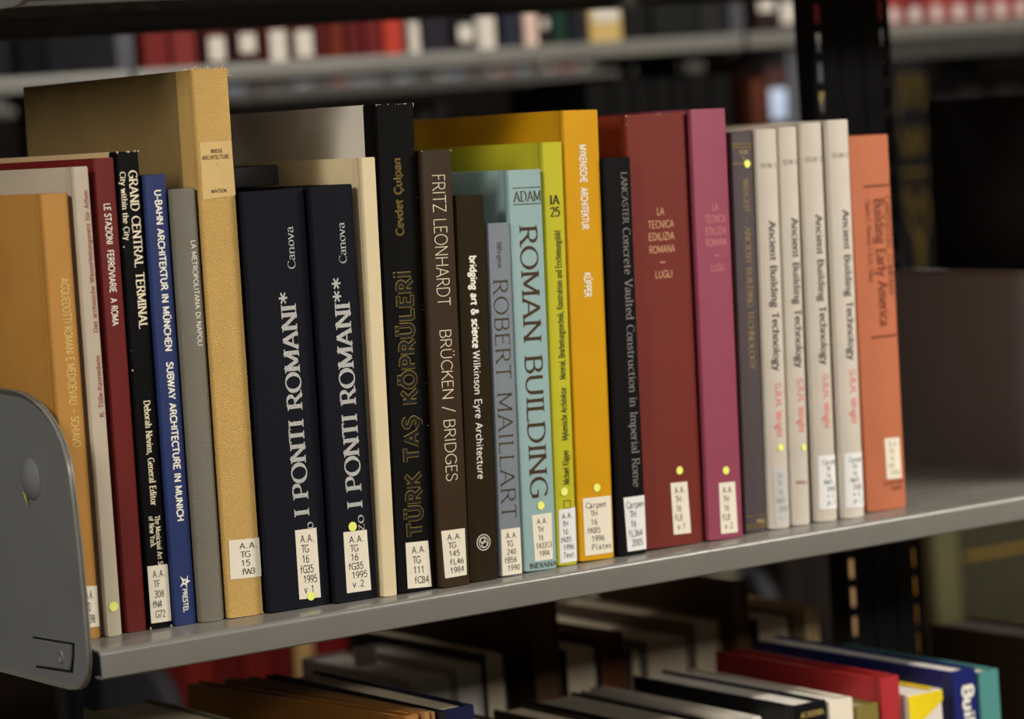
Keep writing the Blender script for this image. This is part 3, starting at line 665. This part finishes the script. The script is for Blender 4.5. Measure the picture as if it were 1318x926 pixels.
tag(finish(bm, 'frayed_threads', mat('thread', (228, 200, 140), 0.9), b.root), 'pale frayed buckram threads', kind='stuff')
for n, nm, star in (('can1', 'I PONTI ROMANI*', 1), ('can2', 'I PONTI ROMANI**', 2)):
    b = B[n]
    if n == 'can1':
        b.title(nm, dict(thick=2.0, thin=.8, phi=8, serif=1.8), .50, .74, 665, 377, 'U', SILVER); b.title('Canova', 'serif', .655, .775, 348, 294, 'U', SILVER); b.title('o', 'serif', .66, .79, 684, 675, 'U', SILVER)
        b.label([(379,683), (406.7,679.5), (412.6,769), (384.8,772)], [' A.A.', ' TG', '  16', 'fG35', '  1995', '  v.1'], fill=.72); b.dot(399.6, 767.5)
    else:
        b.title(nm, dict(thick=2.0, thin=.8, phi=8, serif=1.8), .40, .75, 654, 358, 'U', SILVER); b.title('Canova', 'serif', .57, .74, 340, 288, 'U', SILVER); b.title('zo', 'serif', .57, .76, 686, 665, 'U', SILVER)
        b.label([(441.3,685.4), (471.5,682), (477.4,759.5), (446,764)], [' A.A.', ' TG', '  16', 'fG35', '  1995', '  v.2'], fill=.72); b.dot(453, 678, 6)
b = B['turk']; OL = mat('gold_outline', (176, 150, 70), 0.4, 'paper', metal=.5); BLK = mat('black_fill', (14, 12, 10), 0.5)
P1 = dict(thick=3.0, thin=3.0); P2 = dict(thick=2.3, thin=2.3)
b.title('T\u00dcRK TA\u015e K\u00d6PR\u00dcLER\u0130', P1, .34, .70, 690, 350, 'U', OL, track=2.0); b.title('T\u00dcRK TA\u015e K\u00d6PR\u00dcLER\u0130', P2, .34, .70, 690, 350, 'U', BLK, name='title_fill', off=.0005, track=2.0)
b.title('Cevdet \u00c7ulpan', dict(thick=1.9, thin=1.9), .37, .56, 303, 204, 'U', OL); b.title('Cevdet \u00c7ulpan', dict(thick=.8, thin=.8), .37, .56, 303, 204, 'U', BLK, name='title_fill', off=.0005)
b.label([(521,699), (550.3,696), (555,755), (524,758)], ['  A.A.', '  TG', '  111', ' fC84'], pad=.12)
b = B['leon']; b.title('FRITZ LEONHARDT', 'light', .31, .72, 225, 394, 'D', CREAMI, track=.5); b.title('BR\u00dcCKEN / BRIDGES', 'light', .34, .70, 424, 620, 'D', CREAMI, track=.5)
b.label([(567.5,684), (597.8,680), (600.5,740), (572.5,745)], ['  A.A.', '  TG', '  145', ' fL46', '  1984'])
b = B['bridg']; b.title('bridging art & science', 'black', .40, .62, 330, 448, 'D', WHITE_I); b.title('Wilkinson Eyre Architecture', 'sans', .40, .62, 452, 617, 'D', WHITE_I, name='author_lettering')
x0, z0 = b.local(621.5, 698.3)
def ring(cx, cz, r, t, n=24, sx=1):
    return [[(cx+sx*r*math.cos(a), cz+r*math.sin(a)), (cx+sx*r*math.cos(c), cz+r*math.sin(c)), (cx+sx*(r-t)*math.cos(c), cz+(r-t)*math.sin(c)), (cx+sx*(r-t)*math.cos(a), cz+(r-t)*math.sin(a))] for a, c in ((i*math.tau/n, (i+1)*math.tau/n) for i in range(n))]
b.put(ring(x0, z0, .0066, .0006)+ring(x0-.0008, z0+.0016, .0026, .0006, 16)+ring(x0+.0008, z0-.0016, .0028, .0006, 16)+ring(x0, z0, .0046, .0005, 20), 'ringed_emblem', WHITE_I)
GB = mat('bronze_ink', (72, 62, 40), 0.45, metal=.2)
b = B['mail']; b.title('Billington', 'serif', .40, .58, 312, 345, 'D', GB); b.title('ROBERT MAILLART', 'seriflight', .18, .78, 360, 668, 'D', GB, track=1.4)
b.label([(644.5,682), (669,679), (671.7,738), (646.4,741.5)], ['  A.A.', '  TG', '  240', 'fB56', '  1990'])
b = B['adam']; b.title('ADAM', 'serif', .16, .95, 247, 260, 'H', GB); b.bars((243,), .14, .95, GB, .0006); b.bars((264,), .14, .95, GB, .0006)
b.title('ROMAN BUILDING', 'serif', .29, .79, 292, 641, 'D', mat('brown_title', (66, 46, 24), 0.5)); b.dot(695.4, 651)
b.title('INDIANA', 'serif', .18, .98, 725.5, 732, 'H', GB)
b.label([(684,663.7), (709.4,660), (711.4,719.7), (688,723)], [' A.A.', ' TH', ' 16', 'fA3313', '  1994'])
b = B['ygreen']; b.title('IA', 'serifbold', .30, .72, 251.5, 263, 'H', DARKI); b.title('25', 'serifbold', .30, .74, 267, 278.5, 'H', DARKI)
b.title('Michael K\u00fcpper     Mykenische Architektur    Material, Bearbeitungstechnik, Konstruktion und Erscheinungsbild', 'book', .44, .72, 624, 297, 'U', DARKI)
b.dot(725.7, 633); x0, z0 = b.local(729.5, 649.5); r_ = .0034
b.put([[(x0-r_, z0+r_), (x0+r_, z0+r_), (x0+r_, z0+r_-.0005), (x0-r_, z0+r_-.0005)], [(x0-r_, z0-r_), (x0+r_, z0-r_), (x0+r_, z0-r_+.0005), (x0-r_, z0-r_+.0005)], [(x0-r_, z0-r_), (x0-r_, z0+r_), (x0-r_+.0005, z0+r_), (x0-r_+.0005, z0-r_)], [(x0+r_, z0-r_), (x0+r_, z0+r_), (x0+r_-.0005, z0+r_), (x0+r_-.0005, z0-r_)]], 'square_mark', DARKI)
b.label([(718.4,656.7), (740,653), (742.5,722), (720.5,725.5)], [' A.A.', ' TH', '  16', 'fK85', '  1996', '  Text'], m=LABELW, pad=.06)
b = B['yellow']; b.title('MYKENISCHE  ARCHITEKTUR', 'bold', .42, .60, 187, 295, 'D', WHITE_I); b.title('K\u00dcPPER', 'bold', .42, .60, 351, 382, 'D', WHITE_I, name='author_lettering'); b.dot(767.4, 628)
b.label([(749.5,642), (785.7,638), (788.4,711), (752.6,716)], ['Carpen', ' TH', '  16', 'fK85', '  1996', '  Plates'])
GREYI = mat('grey_ink', (128, 122, 118), 0.5)
b = B['lanc']; b.title('LANCASTER', 'serif', .60, .82, 223, 288, 'D', GREYI); b.title('Concrete Vaulted Construction in Imperial Rome', 'serif', .58, .86, 294, 628, 'D', GREYI)
b.label([(802,641), (829,637.5), (833,706.6), (807.4,710.4)], ['Carpen', ' TH', '  16', 'fL364', '  2005'], m=LABELW)
FADED = mat('faded_gold', (206, 160, 120), 0.5); FADP = mat('faded_pink_gold', (206, 130, 130), 0.5)
for n, cu_, rows, mm in (('lug1', .50, (268, 284.5, 300, 316.5), FADED), ('lug2', .56, (262, 277.5, 293, 308), FADP)):
    b = B[n]; hw = .215 if n == 'lug1' else .29
    for t, r, k in zip(('LA', 'TECNICA', 'EDILIZIA', 'ROMANA'), rows, (.28, 1, 1, 1)):
        b.title(t, 'sans', cu_-hw*k, cu_+hw*k, r, r+9, 'H', mm)
    b.title('-', 'sans', cu_-hw*.25, cu_+hw*.25, rows[3]+15, rows[3]+25, 'H', mm); b.title('LUGLI', 'sans', cu_-hw*.62, cu_+hw*.7, rows[3]+32, rows[3]+41, 'H', mm, name='author_lettering')
B['lug1'].dot(873.4, 605.7); B['lug2'].dot(933, 605.7)
B['lug1'].label([(861.7,622), (883.4,620), (888.6,686), (866,688.6)], ['  A.A.', ' TH', ' 16', 'fL8', '  v.1'], pad=.08)
B['lug2'].label([(924,622), (945,620), (949,685), (927,687.6)], ['  A.A.', ' TH', ' 16', 'fL8', '  v.2'], pad=.08)
b = B['wright']; [b.bars((r_,), .05, .98, GOLD, .0007) for r_ in (186.5, 190.5, 211.5, 665, 677, 680.5)]; b.title('TOV', 'serif', .32, .72, 194, 199, 'H', GOLDP); b.title('1', 'serif', .46, .56, 202, 206, 'H', GOLDP); b.dot(960.2, 211)
b.title('WRIGHT ~ ANCIENT BUILDING TECHNOLOGY', 'serif', .45, .70, 231, 475, 'D', mat('dim_gold', (150, 128, 84), 0.5)); b.title('BRILL', 'serif', .5, .95, 669.5, 674, 'H', GOLDP)
PINKI = mat('pink_red_ink', (212, 120, 116), 0.5); GB2 = mat('brown_grey_ink', (120, 108, 98), 0.6)
for n, t0, ty, gy, u0, u1, v in (('w1', 214, 285, 493, .40, .70, '1'), ('w2', 209.5, 281, 487, .44, .80, '2'), ('w3', 206, 277, 482, .44, .74, '3'), ('w4', 201, 271, 476, .46, .76, '3')):
    b = B[n]; b.title('TOV '+v, 'serif', .15, .85, t0-3.5, t0+2.5, 'H', GB2, name='series_lettering')
    b.title('Ancient Building Technology', 'book', u0, u1, ty, ty+192, 'D', DARKI); b.title('G.R.H. Wright', 'book', u0+.02, u1, gy, gy+70, 'D', PINKI, name='author_lettering')
B['w1'].dot(1001, 575.8, 5); B['w2'].dot(1031.7, 576, 5); B['w2'].title('BRILL', 'sans', .25, .85, 619, 623, 'H', REDI, name='publisher_lettering')
GH = mat('ghost_label', (190, 188, 184), 0.25, var=.03)
B['w1'].label([(991.5,602), (1010,600), (1014.5,674), (995.5,677)], [' Car', ' TH', ' 16', 'fW75', ' 2000', ' v.1'], m=GH, ink=mat('ghost_ink', (150, 150, 150), .5))
B['w3'].label([(1050.5,587), (1075.4,584.6), (1079,654), (1052.8,656)], ['Carpen', ' TH', ' 16', 'fW75', '  2000', '  v.3', '  pt.1'], m=LABELW, pad=.2)
B['w4'].label([(1084.5,584), (1108,581.5), (1111,652), (1086.5,654)], ['Carpen', ' TH', ' 16', 'fW75', '  2000', '  v.3', '  pt.2'], m=LABELW, pad=.2)
b = B['orange']; BRO = mat('brown_print', (92, 44, 26), 0.6); b.bars((241,), .30, .96, BRO, .0016); b.bars((434.5,), .30, .96, BRO, .0016)
b.title("CARPENTERS' COMPANY", 'serif', .80, .94, 254, 382, 'D', BRO, name='series_lettering'); b.title('Building Early America', 'book', .53, .76, 257, 420, 'D', BRO); b.title('Charles E. Peterson, F.A.I.A., Editor', 'serif', .32, .43, 257, 363, 'D', BRO, name='author_lettering')
b.label([(1136.3,564.5), (1156.4,563), (1159.6,615.3), (1139.6,617)], ['  A.A.', ' TH', ' 16', 'fA1', '  1976'], ink=mat('faint_ink', (150, 140, 125), .6)); b.title('CHILTON', 'sans', .42, .92, 620.5, 625, 'H', BRO, name='publisher_lettering'); b.title('BOOK', 'sans', .62, .88, 628, 632.5, 'H', BRO, name='publisher_lettering')

# ------------------------------------------------------------------ small black book pushed behind the first navy volume (rear shelf)
def bk(label, x0, x1, zt, col, y=0.03, d=0.26, zs=ZL, kind='paper', rough=.5, pages=PAGES, flip=False, spine=None, group=None, bulge=.0008, name='book', board=.0028, lean=0.0, square=.003, yaw=0.0):
    cm = mat('c_%d_%d_%d_%s_%d' % (*col, kind, int(rough*100)), col, rough, kind, var=.06)
    sm_ = mat('c_%d_%d_%d_%s_%d' % (*spine, kind, int(rough*100)), spine, rough, kind, var=.06) if spine else cm
    loc = ((x0+x1)/2, y+(d if flip else 0), zs+.0002)
    b = Book(name, loc, x1-x0-.0006, zt-zs, d, lean, bulge, cm, sm_, pages, yaw=(math.pi if flip else yaw), board=board, square=square)
    tag(b.root, label, 'book', group); b.yt, b.yb = 0, 1; return b
fb = empty('book', (-.0645, .19, .3285))
tag(fb, 'small black book lying flat on top of the navy volumes, behind their front edge', 'book')
cm_ = mat('flat_black_cloth', (16, 14, 14), .6, 'cloth')
for z0_, z1_ in ((0, .002), (.0145, .0165)):
    bm = bmesh.new(); add_box(bm, -.0405, .0405, -.055, .06, z0_, z1_, .0006, 2); finish(bm, 'cover_board', cm_, fb, True)
bm = bmesh.new(); add_box(bm, -.0405, .0405, -.059, -.0553, 0, .0165, .0014, 3); finish(bm, 'spine', cm_, fb, True)
bm = bmesh.new(); add_box(bm, -.038, .038, -.0545, .057, .0021, .0144); finish(bm, 'page_block', PAGES, fb)
# pale wear chips on rubbed corners
WEAR = mat('rubbed_board', (196, 186, 164), 0.9)
def chips(b, n, seed, spots, sz=.0011):
    rr = random.Random(seed); out = []
    for i in range(n):
        u, v, su, sv = rr.choice(spots)
        x = max(-b.w/2+.0006, min(b.w/2-.0006, (u-.5)*b.w+rr.gauss(0, su))); z = max(.0005, min(b.h-.0004, v*b.h+rr.gauss(0, sv)))
        k = rr.randint(4, 6); r = sz*rr.uniform(.25, 1)
        out.append([(x+r*rr.uniform(.5, 1)*math.cos(a*math.tau/k), z+r*rr.uniform(.5, 1)*math.sin(a*math.tau/k)) for a in range(k)])
    tag(b.put(out, 'rubbed_chips', WEAR, off=.00035), None, kind='stuff')
chips(B['grand'], 46, 1, [(0, 1, .0008, .001), (1, 1, .0008, .0012), (1, 0, .0008, .0006), (0, 0, .0005, .001), (0, .8, .0001, .05), (.6, 1, .006, .0003)])
chips(B['turk'], 60, 2, [(0, 1, .0015, .001), (1, 1, .001, .002), (.6, 1, .01, .0004), (1, .5, .0002, .1)], .0006)
chips(B['adam'], 36, 3, [(0, 1, .001, .002), (.5, 1, .01, .0004), (1, 1, .0006, .002), (.4, 0, .01, .0006)], .0009)
chips(B['lug1'], 30, 4, [(.5, 1, .02, .0004), (0, 1, .0006, .003)], .0006)
chips(B['leon'], 20, 5, [(0, 1, .001, .0006), (1, 1, .001, .0006)], .0007)

# ------------------------------------------------------------------ lower shelf, front row (blurred, seen from above)
GF = 'books on the shelf below, front row'
bk('pale green book with cream page tops, lower left', -.168, -.108, -.0945, (150,152,120), y=.03, d=.245, group=GF)
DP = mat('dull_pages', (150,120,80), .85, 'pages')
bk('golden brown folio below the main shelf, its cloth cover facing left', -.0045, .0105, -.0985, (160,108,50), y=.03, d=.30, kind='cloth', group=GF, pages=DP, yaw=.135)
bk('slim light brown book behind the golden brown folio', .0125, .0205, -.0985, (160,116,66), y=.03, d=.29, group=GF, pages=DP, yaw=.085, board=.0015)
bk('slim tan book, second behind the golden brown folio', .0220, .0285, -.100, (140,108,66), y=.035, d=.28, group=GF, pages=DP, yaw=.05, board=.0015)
bk('slim black book touching the shiny navy volume below the shelf', .0300, .0385, -.101, (22,20,22), y=.035, d=.28, group=GF, yaw=.01, board=.0015)
bk('shiny navy volume below the main shelf, left of centre', .040, .0735, -.1033, (28,32,64), y=.048, d=.26, rough=.3, group=GF)
bk('dark brown book low beside the shiny navy volume', .080, .112, -.150, (44,32,24), y=.05, d=.24, group=GF)
bk('cream paged book with dark cover, lower centre', .118, .146, -.146, (54,46,40), y=.05, d=.22, group=GF)
bk('book with grey brown page tops and dull cover, lower centre', .150, .182, -.150, (74,62,50), y=.05, d=.22, group=GF)
bk('low dark book left of the pale pamphlets, near the bottom edge', .186, .226, -.170, (32,28,26), y=.04, d=.23, group=GF)
bk('brown topped book left of the dark boarded book', .230, .262, -.160, (60,44,30), y=.04, d=.23, group=GF)
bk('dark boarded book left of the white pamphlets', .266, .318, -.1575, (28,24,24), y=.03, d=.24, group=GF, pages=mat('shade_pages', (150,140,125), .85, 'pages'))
bk('thin white pamphlet touching the dark boarded book', .3195, .331, -.1555, (205,198,186), y=.025, d=.235, board=.001, bulge=.0002, group=GF, pages=PAGEW)
bk('thin white pamphlet beside the gap before the black volume', .332, .3445, -.1545, (214,208,196), y=.022, d=.24, board=.001, bulge=.0002, group=GF, pages=PAGEW)
b = bk('black volume with gold lettered spine and white page tops below the shelf', .385, .4215, -.1535, (20,20,24), y=.03, d=.24, rough=.3, group=GF, pages=PAGEW)
b.yt = 905; b.yb = 905+1480*.357*.985; b.title('ACADEMIA', 'serif', .18, .88, 915, 922, 'H', GOLDP)
bk('white book with cream spine beside the black volume', .4225, .451, -.156, (232,222,202), spine=(232,222,202), y=.03, d=.235, group=GF, pages=PAGEW)
bk('short olive book in front of the red cover', .4525, .4795, -.1655, (128,116,58), y=.03, d=.14, group=GF)
bk('bright red book on the lower shelf', .481, .5045, -.145, (172,48,52), y=.03, d=.24, rough=.4, group=GF, square=.0075)
b = bk('white book with yellow top band between the red and blue books', .507, .548, -.1635, (226,196,30), spine=(222,214,200), y=.025, d=.22, group=GF, pages=PAGEW)
x_, h_ = b.w/2, b.h
b.put([[(-x_+.0006, h_-.0005), (x_-.0006, h_-.0005), (x_-.0006, h_-.010), (-x_+.0006, h_-.034)]], 'yellow_band', mat('yellow_print', (232, 206, 30), .4), off=.0012)
b = bk('royal blue book with white vertical lettering on the lower shelf', .5645, .5935, -.152, (30,38,104), y=.03, d=.29, rough=.35, group=GF, pages=PAGEW)
b.yt = 861; b.yb = 861+1480*.358*.985; b.title('Building', 'black', .38, .80, 882, 990, 'D', WHITE_I)
bk('teal book at the right end of the lower front row', .595, .6205, -.1575, (78,138,134), y=.03, d=.22, group=GF)

# ------------------------------------------------------------------ lower shelf, rear row (fore-edges towards us)
GR = 'books on the shelf below, rear row'
def rb(label, x0, x1, zt, col, **k): return bk(label, x0, x1, zt, col, y=k.pop('y', .374), d=k.pop('d', .24), flip=True, group=GR, **k)
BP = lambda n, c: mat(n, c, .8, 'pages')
rb('dark book at left end of the rear lower row', -.24, -.17, -.19, (30,26,40)); rb('black book behind the pale green book', -.16, -.10, -.20, (22,20,26))
rb('dark brown book deep in the rear lower row behind the golden folio', -.09, .0, -.23, (50,34,26)); rb('dull red book deep in the rear lower row', .01, .08, -.24, (70,24,20))
rb('white paged volume with a paper tab, left of its pale twin, rear lower row', .205, .256, -.142, (170,158,144), pages=PAGEW, d=.20)
rb('white paged volume touching the black one in the rear lower row', .258, .2866, -.138, (196,186,174), pages=PAGEW, d=.18)
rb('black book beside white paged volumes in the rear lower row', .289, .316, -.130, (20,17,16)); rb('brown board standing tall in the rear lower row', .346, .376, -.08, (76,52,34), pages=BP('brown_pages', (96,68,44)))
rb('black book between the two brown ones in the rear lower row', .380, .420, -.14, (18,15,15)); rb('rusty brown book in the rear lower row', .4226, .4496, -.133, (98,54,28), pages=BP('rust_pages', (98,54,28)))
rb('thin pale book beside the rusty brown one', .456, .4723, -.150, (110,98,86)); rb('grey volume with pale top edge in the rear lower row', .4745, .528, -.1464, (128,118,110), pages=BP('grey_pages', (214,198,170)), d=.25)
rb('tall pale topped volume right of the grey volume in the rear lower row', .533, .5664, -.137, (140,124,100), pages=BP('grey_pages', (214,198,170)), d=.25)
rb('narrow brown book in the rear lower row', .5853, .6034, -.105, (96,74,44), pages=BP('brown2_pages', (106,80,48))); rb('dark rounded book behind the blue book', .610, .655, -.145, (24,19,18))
rb('cream rounded book beside the black post, rear lower row', .672, .689, -.142, (226,200,150), pages=BP('cream_pages2', (232,208,158)), d=.2)
t_ = empty('paper_tab', (.235, .50, -.142)); bm = bmesh.new(); add_box(bm, -.012, .012, -.0006, .0006, -.003, .016, .0004)
tag(finish(bm, 'card', PAGEW, t_), None); tag(t_, 'small white paper tab sticking up from a pale paged volume on the lower shelf', 'paper tab')

# ------------------------------------------------------------------ next bay of the near shelving
bk('large black book standing beyond the right end bracket', .790, .832, .3545, (12,12,14), y=.03, d=.25, zs=0, rough=.6)
bk('large brown folio beyond the lower right end bracket', .790, .84, -.1705, (72,48,32), y=.025, d=.30, zs=ZL, kind='cloth', pages=mat('grey_top', (150,140,135), .8, 'pages'))

# ------------------------------------------------------------------ books across the aisle
def pxX(px, py, y): return onY(px, py, y).x
YB = 1.415
GA = 'books on the upper shelf across the aisle'
def far_book(x0, x1, zs, h, col, label, group, y=YB, d=.19, lab=None, labcol=(226,216,200), spine=None, lz=(.0, .05), lu=(.1, .9)):
    cm = mat('f_%d_%d_%d' % col, col, .7, spec=.15)
    b = Book('book', ((x0+x1)/2, y, zs+.0003), x1-x0-.001, h, d, 0, .002, cm, cm, PAGES, simple=True)
    tag(b.root, label, 'book', group)
    if lab:
        a, c = -b.w/2+b.w*lu[0], -b.w/2+b.w*lu[1]
        b.put([[(a, lz[0]), (c, lz[0]), (c, lz[1]), (a, lz[1])]], 'call_label', mat('flabel_%d_%d_%d' % labcol, labcol, .6), off=.0012)
    return b
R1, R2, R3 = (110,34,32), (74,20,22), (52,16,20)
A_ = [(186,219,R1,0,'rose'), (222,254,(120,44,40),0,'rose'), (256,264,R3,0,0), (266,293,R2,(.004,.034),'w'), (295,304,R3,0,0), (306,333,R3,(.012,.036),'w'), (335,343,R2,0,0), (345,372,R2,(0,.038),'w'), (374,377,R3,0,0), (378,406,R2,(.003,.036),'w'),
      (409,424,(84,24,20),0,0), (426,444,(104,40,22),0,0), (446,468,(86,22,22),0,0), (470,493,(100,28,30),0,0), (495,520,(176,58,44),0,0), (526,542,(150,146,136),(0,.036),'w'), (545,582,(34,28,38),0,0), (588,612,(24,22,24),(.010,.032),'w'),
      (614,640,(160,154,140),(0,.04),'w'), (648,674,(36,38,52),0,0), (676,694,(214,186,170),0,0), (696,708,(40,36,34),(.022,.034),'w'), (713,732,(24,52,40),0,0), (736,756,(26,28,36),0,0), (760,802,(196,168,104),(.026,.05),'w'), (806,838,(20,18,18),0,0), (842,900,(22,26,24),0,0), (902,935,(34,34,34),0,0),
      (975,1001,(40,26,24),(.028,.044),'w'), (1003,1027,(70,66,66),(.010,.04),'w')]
names = {R1: 'dull red', R2: 'dark red', R3: 'very dark red'}
px2 = lambda p: pxX(p, 85-.05*(p-180), YB)
def WH(a): return ['above the gold folio' if 230 < a < 310 else 'left of the gold folio top' if a < 230 else 'above the pale boards' if a < 470 else 'above the black grained book' if a < 545 else 'above the brown book' if a < 600 else 'above the pale blue book' if a < 700 else 'above the yellow book' if a < 790 else 'above the rust red volume' if a < 890 else 'left of the black post'][0]
def CN(col): return names.get(col, 'red' if col[0] > 2*col[1] else 'pale' if min(col) > 90 else 'dark')
CNT = {}; TOT = {}
for (a, b_, col, lz, kind) in A_: TOT[(CN(col), WH(a), bool(lz))] = TOT.get((CN(col), WH(a), bool(lz)), 0)+1
for i, (a, b_, col, lz, kind) in enumerate(A_):
    x0, x1 = px2(a), px2(b_)
    cn = CN(col); where = WH(a)
    key = (cn, where, bool(lz)); CNT[key] = CNT.get(key, 0)+1
    lb = '%s%s blurred book across the aisle %s%s' % ('' if TOT[key] == 1 else ('leftmost ', 'second ', 'third ', 'fourth ')[CNT[key]-1], cn, where, ', white label' if lz else '')
    lb = lb[0].lower()+lb[1:]
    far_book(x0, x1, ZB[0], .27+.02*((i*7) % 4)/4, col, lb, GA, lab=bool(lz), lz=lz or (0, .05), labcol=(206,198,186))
ORD = 'first second third fourth fifth sixth seventh eighth ninth tenth eleventh twelfth thirteenth fourteenth fifteenth sixteenth seventeenth eighteenth nineteenth twentieth'.split()
def ordn(k): return ORD[k] if k < 20 else ('twenty-'+ORD[k-20] if k < 29 else 'thirtieth' if k == 29 else 'thirty-'+ORD[(k-30) % 9] if k < 39 else 'fortieth' if k == 39 else 'forty-'+ORD[(k-40) % 9])
xx = px2(1140); i = 0
while xx < px2(1345):
    wd_ = (.034, .042, .038, .046)[i % 4]
    far_book(xx, xx+wd_, ZB[0], .28, ((140,50,48), (112,34,34), (150,62,56))[i % 3], '%s blurred red book right of the black post on the upper shelf across the aisle' % ordn(i), 'red books across the aisle right of the post', lab=True, lz=(.004, .022), lu=(.2, .7), labcol=(206,192,186)); xx += wd_+.001; i += 1
rnd = random.Random(11)
BX1 = (-.43, .49, 1.432, 2.37, 3.3); BX2 = (.72, 1.65, 2.50, 3.6)
def run(x, x_end, zs, hs, cols, lab, grp, y=YB, labp=0.0, d=.19, labcols=((170,180,196), (206,196,186), (150,170,200), (196,110,100)), lzr=(0, .03), bx=BX1):
    k = 0
    while x < x_end-.012:
        wd_ = rnd.uniform(.025, .055); h = rnd.uniform(*hs); col = rnd.choice(cols)
        xe = min(x+wd_, x_end)
        hit = [q for q in bx if x < q+.015 and xe > q-.015]
        if hit:
            if hit[0]-.015-x < .012: x = hit[0]+.0155; continue
            xe = hit[0]-.0155
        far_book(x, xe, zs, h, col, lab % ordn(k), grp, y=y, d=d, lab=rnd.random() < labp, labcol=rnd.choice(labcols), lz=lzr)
        x = xe+.001; k += 1
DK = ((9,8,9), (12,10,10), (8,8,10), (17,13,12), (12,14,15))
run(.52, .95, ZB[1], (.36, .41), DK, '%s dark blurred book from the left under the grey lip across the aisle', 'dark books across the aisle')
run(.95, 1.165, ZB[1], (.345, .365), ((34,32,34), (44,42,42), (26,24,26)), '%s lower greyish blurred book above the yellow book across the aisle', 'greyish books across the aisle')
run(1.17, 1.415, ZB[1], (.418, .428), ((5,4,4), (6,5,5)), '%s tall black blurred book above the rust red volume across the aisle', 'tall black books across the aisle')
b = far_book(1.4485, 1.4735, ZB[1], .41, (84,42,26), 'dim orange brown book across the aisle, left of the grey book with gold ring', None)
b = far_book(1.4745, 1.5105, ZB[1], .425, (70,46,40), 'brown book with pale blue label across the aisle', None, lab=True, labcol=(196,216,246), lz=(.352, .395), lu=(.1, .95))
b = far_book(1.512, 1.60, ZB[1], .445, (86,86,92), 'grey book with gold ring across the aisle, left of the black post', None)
b.put(ring(.004, .362, .026, .007, 24, .9), 'gold_ring', GOLDP, off=.0022)
b = far_book(1.700, 1.767, ZB[1], .425, (14,13,14), 'black book with gold tooled spine seen right of the black post', None)
def sw(pts, t):
    o = []
    for (xa, za), (xb, zb) in zip(pts[:-1], pts[1:]):
        dx, dz = xb-xa, zb-za; l = math.hypot(dx, dz); nx, nz = -dz/l*t/2, dx/l*t/2
        o.append([(xa+nx, za+nz), (xb+nx, zb+nz), (xb-nx, zb-nz), (xa-nx, za-nz)])
    return o
gz = sw(sm((-.026,.345),(-.014,.405),(-.004,.355),(.008,.405),(.022,.350),(.024,.40)), .004)
gz += sw(sm((-.024,.325),(-.012,.285),(.0,.325),(.010,.285),(.022,.325)), .006)+sw([(-.026,.262),(.022,.262)], .006)+sw([(-.026,.248),(.022,.248)], .002)
gz += sw(sm((-.018,.235),(-.002,.20),(.012,.235),(.016,.19),(.0,.165),(-.012,.19),(.002,.15)), .006)+[[(-.008,.165), (.008,.165), (.002,.10), (-.004,.10)]]+sw(sm((-.022,.24),(-.018,.20),(-.010,.17)), .004)
b.put(gz, 'gold_tooling', mat('old_gold', (92,74,28), .6, metal=.3), off=.0022)
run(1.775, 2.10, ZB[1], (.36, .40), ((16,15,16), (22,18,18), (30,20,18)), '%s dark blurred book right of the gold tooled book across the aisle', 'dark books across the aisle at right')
run(.50, .66, ZB[2], (.21, .235), ((120,30,26), (104,24,22), (134,36,30)), '%s red blurred book low across the aisle below the main shelf at left', 'red books low across the aisle')
far_book(.662, .69, ZB[2], .22, (206,170,110), 'cream blurred book low across the aisle between reds', None)
far_book(.692, .74, ZB[2], .235, (120,20,26), 'crimson blurred book low across the aisle beside the cream one', None)
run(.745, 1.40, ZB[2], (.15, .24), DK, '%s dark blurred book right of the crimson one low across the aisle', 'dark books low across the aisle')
run(1.45, 1.55, ZB[2], (.27, .34), ((52,48,44), (34,36,44), (40,34,30)), '%s dull blurred book low across the aisle left of the post', 'dull books low across the aisle')
far_book(1.552, 1.602, ZB[2], .34, (206,164,118), 'cream blurred book glimpsed through the left slots of the black post', None)  # added book: its cream cover stands in for warm light in the slots
far_book(1.604, 1.650, ZB[2], .34, (40,34,30), 'dark blurred book low across the aisle behind the black post', None)
far_book(1.652, 1.70, ZB[2], .34, (150,106,40), 'ochre blurred book glimpsed through the right slots of the black post', None)  # also added, ochre cover colour gives the right slots their warm light
far_book(1.726, 1.777, ZB[2], .36, (104,100,70), 'pale olive blurred book low across the aisle, lower right', None)
b = far_book(1.779, 1.93, ZB[2], .36, (64,62,46), 'wide dark green album with a yellow line low across the aisle, lower right', None)
b.put([[(-.07, .150), (.07, .150), (.07, .157), (-.07, .157)]], 'yellow_line', mat('ochre_print', (150,120,44), .6), off=.0022)
b.put([[(-.04, .20), (.02, .20), (.02, .235), (-.04, .235)]], 'ochre_panel', mat('ochre_panel', (110,84,26), .6), off=.0022)
# third range
GT = 'small blurred books on the farthest shelving'
run(1.0, 2.49, .444, (.2, .28), ((60,50,46), (40,40,48), (90,50,44), (70,70,76)), '%s tiny blurred book from the left on the farthest shelving', GT, y=3.215, labp=.55, bx=BX2)
run(1.0, 2.49, -.02, (.30, .40), DK, '%s dark blurred book on the lower level of the farthest shelving', 'dark books on the farthest shelving', y=3.215, bx=BX2)
